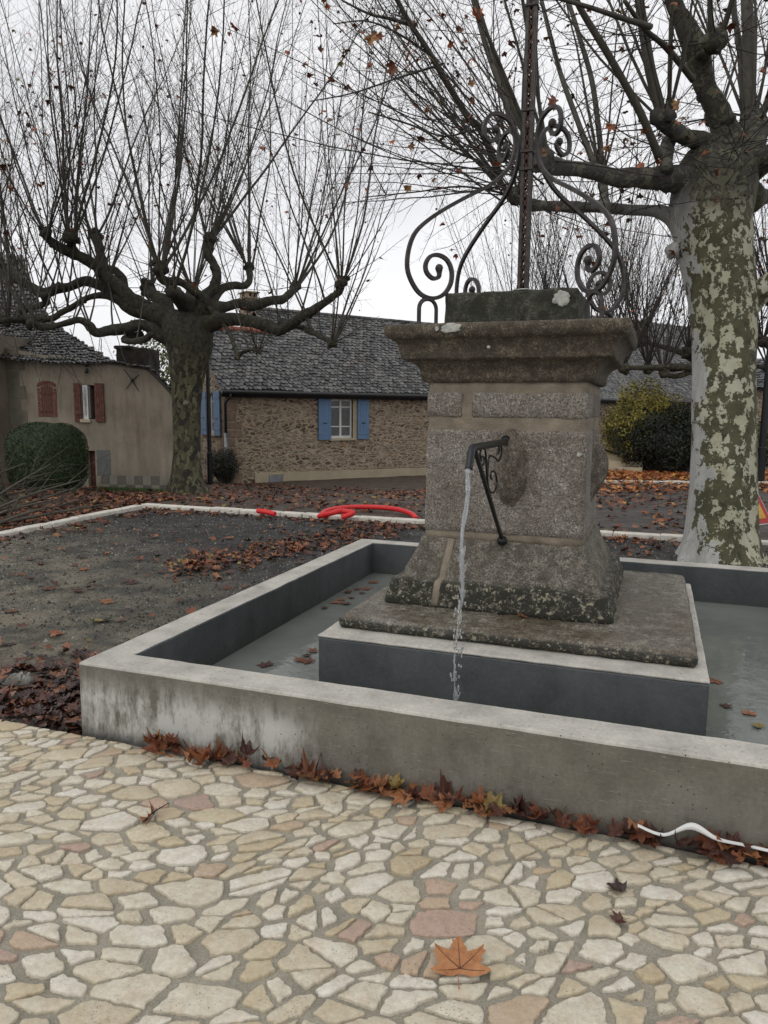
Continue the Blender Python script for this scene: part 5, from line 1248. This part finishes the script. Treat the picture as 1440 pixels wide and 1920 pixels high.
    for i in range(75):                                  # shoots breaking straight from the limbs
        p = along[r.randrange(len(along))]; a = r.uniform(0, 6.283)
        grow_shoot(tw, r, p, V((math.cos(a)*.45, math.sin(a)*.45, 1)), r.uniform(2.2, 7.5), r.choice((.009, .013, .02)), .04, .07, 5, tips)
    tree_leaves(lv, r, tips, 400, .045, .08); seed_balls(tw, r, tips, 400)
    adopt(tr.build('trunk', BARKL, smooth=True), root); adopt(tw.build('shoots', [TWIG, SHOOT], smooth=True), root); adopt(lv.build('leaves', TLEAF), root)

def right_tree():
    r = random.Random(17); g = ground(1352, 1056); g.z = gz(g.x, g.y); D = (g-CAM).dot(FW)+.2; s = D/F
    root = tag(empty('plane_tree', g), 'big plane tree with pale and olive patchy bark just behind the basin at the right', 'tree')
    tr, tw, lv = MB(), MB(), MB(); tips = []
    def A(x, y, dd=0): return at(720+x/2, y/2, D+dd)              # traced in a 2x enlargement of the upper right quarter
    tp = [(1350, 1075, 92), (1350, 1050, 78), (1352, 1010, 66), (1353, 960, 61), (1355, 860, 58), (1357, 740, 56), (1359, 640, 57), (1356, 560, 62), (1345, 500, 66), (1336, 450, 71), (1330, 410, 74), (1334, 370, 76), (1340, 320, 72), (1345, 285, 56)]
    trunk_mesh(tr, [(at(x, y, D), w*s) for x, y, w in tp], n=56, flute=.08, seed=8, nroots=7)
    kn = []
    def L(pts, dd, kr=0, ns=0, length=4.5, spread=.6, lean=(0, 0, 0), d0=0):
        n = len(pts); Q = [(A(x, y, d0+dd*(i/(n-1))), w*s/2) for i, (x, y, w) in enumerate(pts)]
        limb(tr, Q, wob=.14, n=16)
        if kr: knob(tr, r, Q[-1][0], kr*s/2); kn.append((Q[-1][0], (Q[-1][0]-Q[-2][0]).normalized(), ns, kr*s/2, length, spread, V(lean)))
    L([(1200, 690, 80), (1100, 672, 62), (1000, 665, 46), (900, 668, 38), (800, 650, 34), (700, 630, 32), (640, 618, 36), (590, 600, 34)], -1.0, 42, 7, 4.2, lean=(-.25, 0, 0))
    L([(1160, 860, 84), (1080, 815, 44), (1010, 790, 27), (900, 785, 25), (800, 780, 25), (700, 775, 27), (600, 770, 27), (540, 765, 27), (490, 735, 24)], .8, 34, 8, 4.2, lean=(-.3, 0, 0))
    L([(830, 780, 26), (825, 740, 22), (820, 700, 22), (815, 640, 18)], .6, 22, 3, 3.6)
    L([(1280, 590, 70), (1200, 530, 44), (1130, 510, 32), (1075, 480, 34), (1045, 440, 34)], -.5, 40, 7, 4.0, lean=(-.2, -.1, 0))
    L([(1090, 490, 30), (1060, 560, 30), (1060, 640, 26)], -.4, 0, 0)
    L([(1290, 640, 90), (1290, 540, 66), (1262, 440, 52), (1215, 345, 46), (1185, 255, 48), (1165, 175, 54), (1130, 95, 42), (1090, 20, 36), (1070, -60, 38)], -.3, 44, 7, 3)
    L([(1165, 180, 50), (1215, 165, 40), (1245, 155, 38)], -.5, 40, 4, 3)
    L([(1330, 640, 90), (1380, 540, 62), (1395, 470, 54), (1372, 440, 44)], .6, 40, 6, 4.2, spread=.3)
    L([(1360, 640, 80), (1440, 590, 56), (1540, 540, 44), (1640, 480, 44)], -.6, 44, 7, 4)
    L([(1340, 1190, 60), (1400, 1120, 50), (1450, 1060, 46), (1540, 1000, 44), (1640, 900, 44)], -.4, 46, 7, 4, d0=0)
    L([(1360, 740, 70), (1440, 735, 34), (1560, 720, 30), (1700, 690, 30)], 1.0, 38, 6, 4)
    L([(1330, 620, 80), (1320, 560, 60), (1280, 500, 50), (1240, 440, 44)], 2.2, 44, 6, 4)
    knob(tr, r, at(1264, 470, D), .09); knob(tr, r, A(1215, 170, -.4), .11)
    # wands the photograph shows one by one, traced
    def wand(pts, w0, w1, dd0, dd1, tw_n=5):
        n = len(pts); P = crom([A(x, y, dd0+(dd1-dd0)*i/(n-1)) for i, (x, y) in enumerate(pts)], 6); k = len(P)
        tw.tube(P, [(w0+(w1-w0)*i/(k-1))*s/2 for i in range(k)], 7, mi=1, wob=.1); Lw = sum((P[i+1]-P[i]).length for i in range(k-1))
        for j in range(int(tw_n*Lw)):
            f = (.08+.9*r.random())*(k-1); i = min(int(f), k-2); q = P[i]; ax = (P[i+1]-P[i]).normalized(); sd = Matrix.Rotation(r.uniform(0, 6.283), 3, ax) @ ax.orthogonal().normalized()
            grow_shoot(tw, r, q, ax*.6+sd, r.uniform(.4, 1.5), r.uniform(.003, .006), .03, .16, 5, tips, mi=0)
    wand([(435, 660), (370, 500), (310, 430), (230, 300), (160, 180), (100, 90), (40, -20), (0, -120)], 16, 7, .8, -.6)
    wand([(490, 500), (450, 360), (410, 250), (370, 130), (335, -10), (310, -120)], 15, 10, .5, 1.2)
    wand([(790, 620), (735, 480), (660, 270), (590, 0), (560, -120)], 12, 6, -.5, .2)
    wand([(818, 620), (785, 330), (730, 130), (690, 0), (660, -120)], 12, 8, .6, 1.0)
    wand([(1030, 590), (960, 420), (850, 220), (730, 20), (700, -80)], 15, 9, -.5, -1.4)
    wand([(1040, 430), (1000, 270), (975, 120), (958, 0), (950, -140)], 20, 15, -.5, -.8)
    wand([(1370, 440), (1368, 200), (1360, 0), (1356, -160)], 26, 22, .6, .8, 3)
    wand([(1350, 430), (1335, 200), (1305, 0), (1290, -150)], 15, 10, .8, 1.2, 3)
    wand([(1400, 450), (1440, 380), (1480, 200), (1500, 0)], 18, 10, .6, .2, 3)
    wand([(860, 200), (1000, 100), (900, 70), (780, 30), (640, -10)][1:], 10, 5, -1.2, -2.0)
    wand([(1160, 300), (1060, 180), (980, 110), (900, 0)], 12, 6, -.6, -1.4)
    wand([(480, 730), (380, 620), (250, 560), (130, 480), (-60, 420)], 7, 3, .8, .2)
    wand([(490, 735), (300, 700), (120, 720), (-80, 740)], 5, 2, .8, .6)
    wand([(430, 480), (330, 490), (210, 510), (80, 440), (-60, 330)], 5, 2, .6, .4)
    wand([(220, 240), (60, 290), (-120, 350), (-280, 380)], 5, 2, .4, .2)
    wand([(190, 220), (60, 130), (-60, 80), (-190, 90)][::1], 5, 2, .1, -.6)
    wand([(90, 90), (20, 70), (-60, 50), (-160, 0)], 8, 3, 0, -.4)
    for (p, d, ns, kr, length, spread, lean) in kn:
        for i in range(ns+1):
            a = r.uniform(0, 6.283); out = V((math.cos(a), math.sin(a), 0))*r.uniform(.1, spread)+V((d.x, d.y, 0))*.3+V((0, 0, .9))+lean
            grow_shoot(tw, r, p+V((math.cos(a), math.sin(a), .5))*kr*.6, out, length*r.uniform(.6, 1.1), r.uniform(.011, .022), .02, .07, 6.5, tips, dens=.9)
        for i in range(6):
            a = r.uniform(0, 6.283); grow_shoot(tw, r, p, V((math.cos(a), math.sin(a), r.uniform(-.3, .6)))+lean, r.uniform(1.0, 2.6), .007, .02, .13, 6, tips, mi=0)
    for i in range(34):                                  # long thin whips reaching left over the yard
        p = A(r.uniform(430, 620), r.uniform(560, 790), r.uniform(-1, 1)); grow_shoot(tw, r, p, V((-1, r.uniform(-.6, .6), r.uniform(.0, 1.6))), r.uniform(1.8, 4.6), r.uniform(.005, .010), .015, .07, 6.5, tips, mi=0)
    # fine water shoots hanging below the lower limbs
    for i in range(46):
        x = r.uniform(520, 1080); p = A(x, r.choice((668, 785)), r.uniform(-.5, .8)); grow_shoot(tw, r, p, V((r.uniform(-.8, .8), r.uniform(-.8, .8), r.uniform(-.4, .7))), r.uniform(.5, 1.6), .005, .01, .16, 6, tips, mi=0)
    for i in range(26):
        p = A(r.uniform(1150, 1380), r.uniform(480, 720), -.55); grow_shoot(tw, r, p, V((r.uniform(-1, .8), -1, r.uniform(-.4, .5))), r.uniform(.5, 1.4), .0035, .0, .2, 5, tips, mi=0)
    tree_leaves(lv, r, tips, 480, .04, .075); seed_balls(tw, r, tips, 260)
    # the few big leaves still hanging in the open
    for (x, y, w, dd) in ((345, 58, 58, -1.4), (286, 108, 40, -1.0), (246, 165, 36, -1.0), (38, 250, 60, -1.6), (640, 375, 56, -1.5), (330, 378, 34, -1), (325, 318, 34, -1), (30, 530, 30, -1), (-48, 138, 62, -1.6), (-20, 132, 40, -1.5), (1100, 395, 50, -1.4), (-46, 245, 40, -1.2), (-240, 190, 30, 0), (850, 470, 44, -1.6), (590, 580, 60, -1.2), (100, 545, 34, -1)):
        p = A(x, y, dd); M = Matrix.Translation(p) @ Matrix.Rotation(r.uniform(-.7, .7), 4, 'Z') @ Matrix.Rotation(R(r.uniform(60, 120)), 4, 'X') @ Matrix.Rotation(r.uniform(0, 6.28), 4, 'Z')
        leaf_mesh(lv, r, w*.5*(D+dd)/F*.62, .9, M); tw.thin([p, p+V((.05, .02, .12)), p+V((.16, .06, .22))], .0022, .003)
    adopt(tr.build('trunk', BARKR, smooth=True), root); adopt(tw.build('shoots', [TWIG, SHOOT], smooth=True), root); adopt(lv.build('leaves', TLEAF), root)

def far_tree(x, D, label, limbs, seed, hpx, length=4.5, dens=.6, r0=.02, nsh=20):
    r = random.Random(seed); b = at(x, 800, D); b.z = gz(b.x, b.y); root = tag(empty('plane_tree', b), label, 'tree', 'plane trees in the background')
    tr, tw, lv = MB(), MB(), MB(); tips = []; top = at(x, hpx, D)
    trunk_mesh(tr, [(b+V((0, 0, -.1)), .42), (b+V((0, 0, .4)), .3), (b.lerp(top, .6), .26), (top, .3)], n=20, seed=seed)
    for (lx, ly, dd) in limbs:
        e = at(lx, ly, D+dd); m1 = top.lerp(e, .35)+V((0, 0, .15)); m2 = top.lerp(e, .7)+jit(r, .15)
        limb(tr, [(top-V((0, 0, .2)), .2), (m1, .13), (m2, .09), (e, .08)], n=8); knob(tr, r, e, .15)
        for i in range(nsh):
            a = r.uniform(0, 6.283); grow_shoot(tw, r, e, V((math.cos(a)*.5, math.sin(a)*.5, 1)), length*r.uniform(.6, 1.15), r0*r.uniform(.6, 1), .03, .06, 6.5, tips, dens=dens, mi=0)
    tree_leaves(lv, r, tips, 150, .05, .10)
    adopt(tr.build('trunk', BARKL, smooth=True), root); adopt(tw.build('shoots', [TWIG, SHOOT], smooth=True), root); adopt(lv.build('leaves', TLEAF), root)
left_tree(); right_tree()
far_tree(1352, 21, 'distant pollarded plane tree half hidden behind the patchy trunk', [(1170, 690, -1), (1215, 690, 0), (1245, 700, -.5), (1290, 660, .5), (1400, 660, 0), (1440, 690, 1), (1340, 620, 0), (1200, 640, 2)], 5, 705, 4.4)
far_tree(1075, 30, 'distant plane tree showing its wands above the cottage roof behind the fountain', [(1000, 680, 0), (1060, 650, 1), (1110, 665, 0), (1150, 640, -1), (1190, 650, 1), (950, 690, 1)], 6, 715, 8.5, .6, .026)
far_tree(1560, 20, 'plane tree beyond the right edge whose branches reach in', [(1430, 640, 0), (1470, 600, 1), (1520, 560, -1), (1450, 560, 1)], 8, 690, 5)
far_tree(-40, 12.5, 'plane tree at the left edge whose thin branches cross the roof', [(-25, 540, 0), (-50, 470, .5), (-90, 560, 0)], 7, 660, 3.8, .5, .014, 7)
# bare creeper twigs hanging down over the brown house
m = MB(); r = random.Random(31); tips = []
for i in range(16): grow_shoot(m, r, at(r.uniform(-20, 220), r.uniform(590, 640), 12.6), V((r.uniform(-.5, .5), r.uniform(-.3, .3), -.6)), r.uniform(.6, 1.5), .006, -.02, .2, 4, tips, mi=0, droop=.1)
adopt(m.build('hanging_twigs', TWIG, smooth=True), bpy.data.objects['plane_tree'])

# ================================================================ bushes
def bush(name, c, rad, n, leafsz, mats, label, seed, box=False, stems=True, cat='bush', lo=.75, flatn=True):
    r = random.Random(seed); root = tag(empty(name, c), label, cat); m = MB(); fo = MB(); a, b, h = rad; ctr = c+V((0, 0, h))
    for i in range(n):
        v = V((r.gauss(0, 1), r.gauss(0, 1), r.gauss(0, 1))).normalized()
        if box:
            q = (abs(v.x)**3.2+abs(v.y)**3.2+abs(v.z)**3.2)**(-1/3.2); k = q*(1-.10*r.random()**2)*(1+.035*noise.noise(v*2.2)+.02*noise.noise(v*6))
        else: k = r.uniform(lo-.45, 1)**.5*(1+.38*noise.noise(v*1.7+V((seed, 0, 0)))+.24*noise.noise(v*4.5+V((0, seed, 0)))); 
        p = ctr+V((v.x*a*k, v.y*b*k, v.z*h*k)); 
        if p.z < c.z: continue
        s = leafsz*r.uniform(.6, 1.3); d = (v+jit(r, .9)).normalized(); x = d.orthogonal().normalized(); x = Matrix.Rotation(r.uniform(0, 6.28), 3, d) @ x; y = d.cross(x)
        fo.add([p-x*s, p+y*s*.45, p+x*s, p-y*s*.45+d*s*.2], [(0, 1, 2, 3)])
    adopt(fo.build('foliage', mats), root)
    if box:
        co = MB(); vs = MB(); vs.ball(V((0, 0, 0)), 1, nu=40, nv=24)
        for v in vs.v:
            q = (abs(v.x)**3.2+abs(v.y)**3.2+abs(v.z)**3.2)**(-1/3.2)*(.93+.03*noise.noise(v*2.2)); co.v.append(ctr+V((v.x*a*q, v.y*b*q, v.z*h*q)))
        co.f = vs.f; adopt(co.build('inner_twigs', mats, smooth=True), root)
    if stems:
        tips = []
        for i in range(26):
            an = r.uniform(0, 6.3); grow_shoot(m, r, c+V((math.cos(an)*a*.3, math.sin(an)*b*.3, 0)), V((math.cos(an)*.6, math.sin(an)*.6, 1)), h*r.uniform(1.3, 2.15), .010, .02, .12, 5, tips, mi=0)
        adopt(m.build('stems', TWIG, smooth=True), root)
def foli(name, *st):
    s = NT(name); s.P(Base__Color=s.mix(.7, s.ramp(s.island(), *st), s.ramp(s.noise(2.2, 4), (.3, .55), (.7, 1.4)), 'MULTIPLY'), Roughness=.6); return s.m
F1 = foli('box_foliage', (0, (.012, .024, .008)), (.6, (.026, .048, .014)), (1, (.045, .07, .022)))
F2 = foli('yellow_foliage', (0, (.09, .09, .015)), (.5, (.24, .21, .03)), (.85, (.33, .25, .04)), (1, (.10, .12, .03)))
F3 = foli('dark_foliage', (0, (.008, .012, .008)), (.7, (.018, .026, .014)), (1, (.05, .05, .03)))
F4 = foli('olive_foliage', (0, (.03, .04, .012)), (1, (.12, .13, .04)))
g = ground(87, 921); D = (g-CAM).dot(FW)
bush('topiary_bush', g+V((-.22, .3, -.1)), (.66*D/F*100, .62*D/F*100, .68*D/F*100), 30000, .020, F1, 'big clipped round-cornered box bush, dense dark green, before the brown house', 3, box=True, stems=False)
g = ground(1200, 884); bush('garden_shrub', g, (1.1, .9, 1.3), 15000, .045, F2, 'loose shrub with yellow-green autumn leaves right of the pedestal', 4)
g = ground(1242, 887); bush('garden_shrub', g, (1.35, .8, .98), 26000, .045, F3, 'dense almost black evergreen bush between the pedestal and the patchy trunk', 5)
g = at(1415, 880, 26); g.z = gz(g.x, g.y); bush('garden_shrub', g, (1.2, .8, .75), 6000, .05, F4, 'olive green shrub against the wall right of the patchy trunk', 6)
g = ground(398, 908); bush('garden_shrub', g+V((.1, .5, 0)), (.42, .35, .5), 3800, .03, F3, 'straggly dark shrub at the gable foot of the stone cottage', 7)
g = at(318, 905, 45); g.z = -1; bush('garden_shrub', g+V((0, 0, 1.2)), (3.2, 2, 3.1), 5000, .12, F4, 'hazy tree top showing between the brown house and the left trunk', 8, cat='tree')
# dark metal cabinet beside the bush, steps with a rail, low wall
c = ground(1292, 889); m = MB(); m.box(-.16, -.12, -.05, .22, .3, 1.33, b=.015); m.box(-.18, -.14, 1.331, .24, .32, 1.36, b=.008); o = m.build('utility_cabinet', plain('charcoal_metal', (.022, .024, .028), .5, .2, .1, 5, .1)); o.location = c; o.rotation_euler = (0, 0, R(-20)); tag(o, 'plain charcoal metal cabinet at the right end of the dark bush', 'cabinet')
c = ground(1136, 886); root = tag(empty('garden_steps', c), 'small stone steps with a thin black handrail seen just right of the pedestal', 'steps')
m = MB()
for k in range(5): m.box(-.7+k*.1, .1+k*.28, -.1, 1.0, .38+k*.28, .16*(k+1), b=.01)
adopt_ = m.build('treads', CREAM, root); m = MB(); m.tube([V((-.3, .1, .75)), V((.7, 1.4, .25))], .025, 8); m.tube([V((-.3, .1, -.1)), V((-.3, .1, .8))], .025, 8); m.tube([V((.7, 1.4, -.1)), V((.7, 1.4, .3))], .025, 8); m.build('handrail', BLACK, root)
def far_wall():
    a = at(1380, 890, 30); b = at(1600, 890, 26); d = (b-a).normalized(); a.z = gz(a.x, a.y); ang = math.atan2(d.y, d.x); root = tag(empty('garden_wall', a, ang), 'rubble stone wall under a low slate roof right of the patchy trunk', 'wall')
    m = MB(); m.box(-1, 0, -.3, 12, .4, 2.9); m.build('masonry', STONE, root); m = MB(); r = random.Random(4)
    f = lambda u, v: V((-1.2+13*u, -.2+2.4*v, 2.75+1.3*v)); patch_slates(m, f, 60, 12, r, .2); a = [f(0, 0), f(1, 0), f(1, 1), f(0, 1)]; m.add([p-V((0, 0, .03)) for p in a]+[V((12, .4, 2.7)), V((-1, .4, 2.7))], [(0, 1, 2, 3)]); m.build('roof', SLATE, root)
far_wall()
# cut branches lying on the left
r = random.Random(19)
for k, (x0, y0, x1, y1, lift) in enumerate(((-60, 985, 150, 900, .5), (-40, 960, 95, 870, .7), (-80, 950, 50, 868, .8), (-50, 990, 110, 935, .25), (-30, 1000, 130, 945, .15), (-90, 930, 60, 915, .3), (-60, 975, 140, 915, .1), (20, 985, 200, 945, .1), (-20, 940, 120, 905, .2))):
    a, b = ground(x0, y0), ground(x0+(x1-x0)*.8, max(y0-8, 930)); d = at(x1, y1, (a-CAM).dot(FW)+.6); a.z += .05; mid = a.lerp(d, .5)+V((0, 0, .12*lift)); m = MB(); P = crom([a, mid+jit(r, .05), d], 6); m.tube(P, [.024*(1-.8*i/(len(P)-1))+.003 for i in range(len(P))], 6)
    tips = []
    for j in range(6):
        q = P[r.randrange(2, len(P)-1)]; grow_shoot(m, r, q, (d-a).normalized()+jit(r, .7), r.uniform(.4, 1.0), .006, .01, .14, 4, tips, mi=0)
    tag(m.build('cut_branch', SHOOT, smooth=True), 'bare cut branch in the tangle lying at the left edge behind the kerb', 'branch', 'cut branches lying at the left edge')
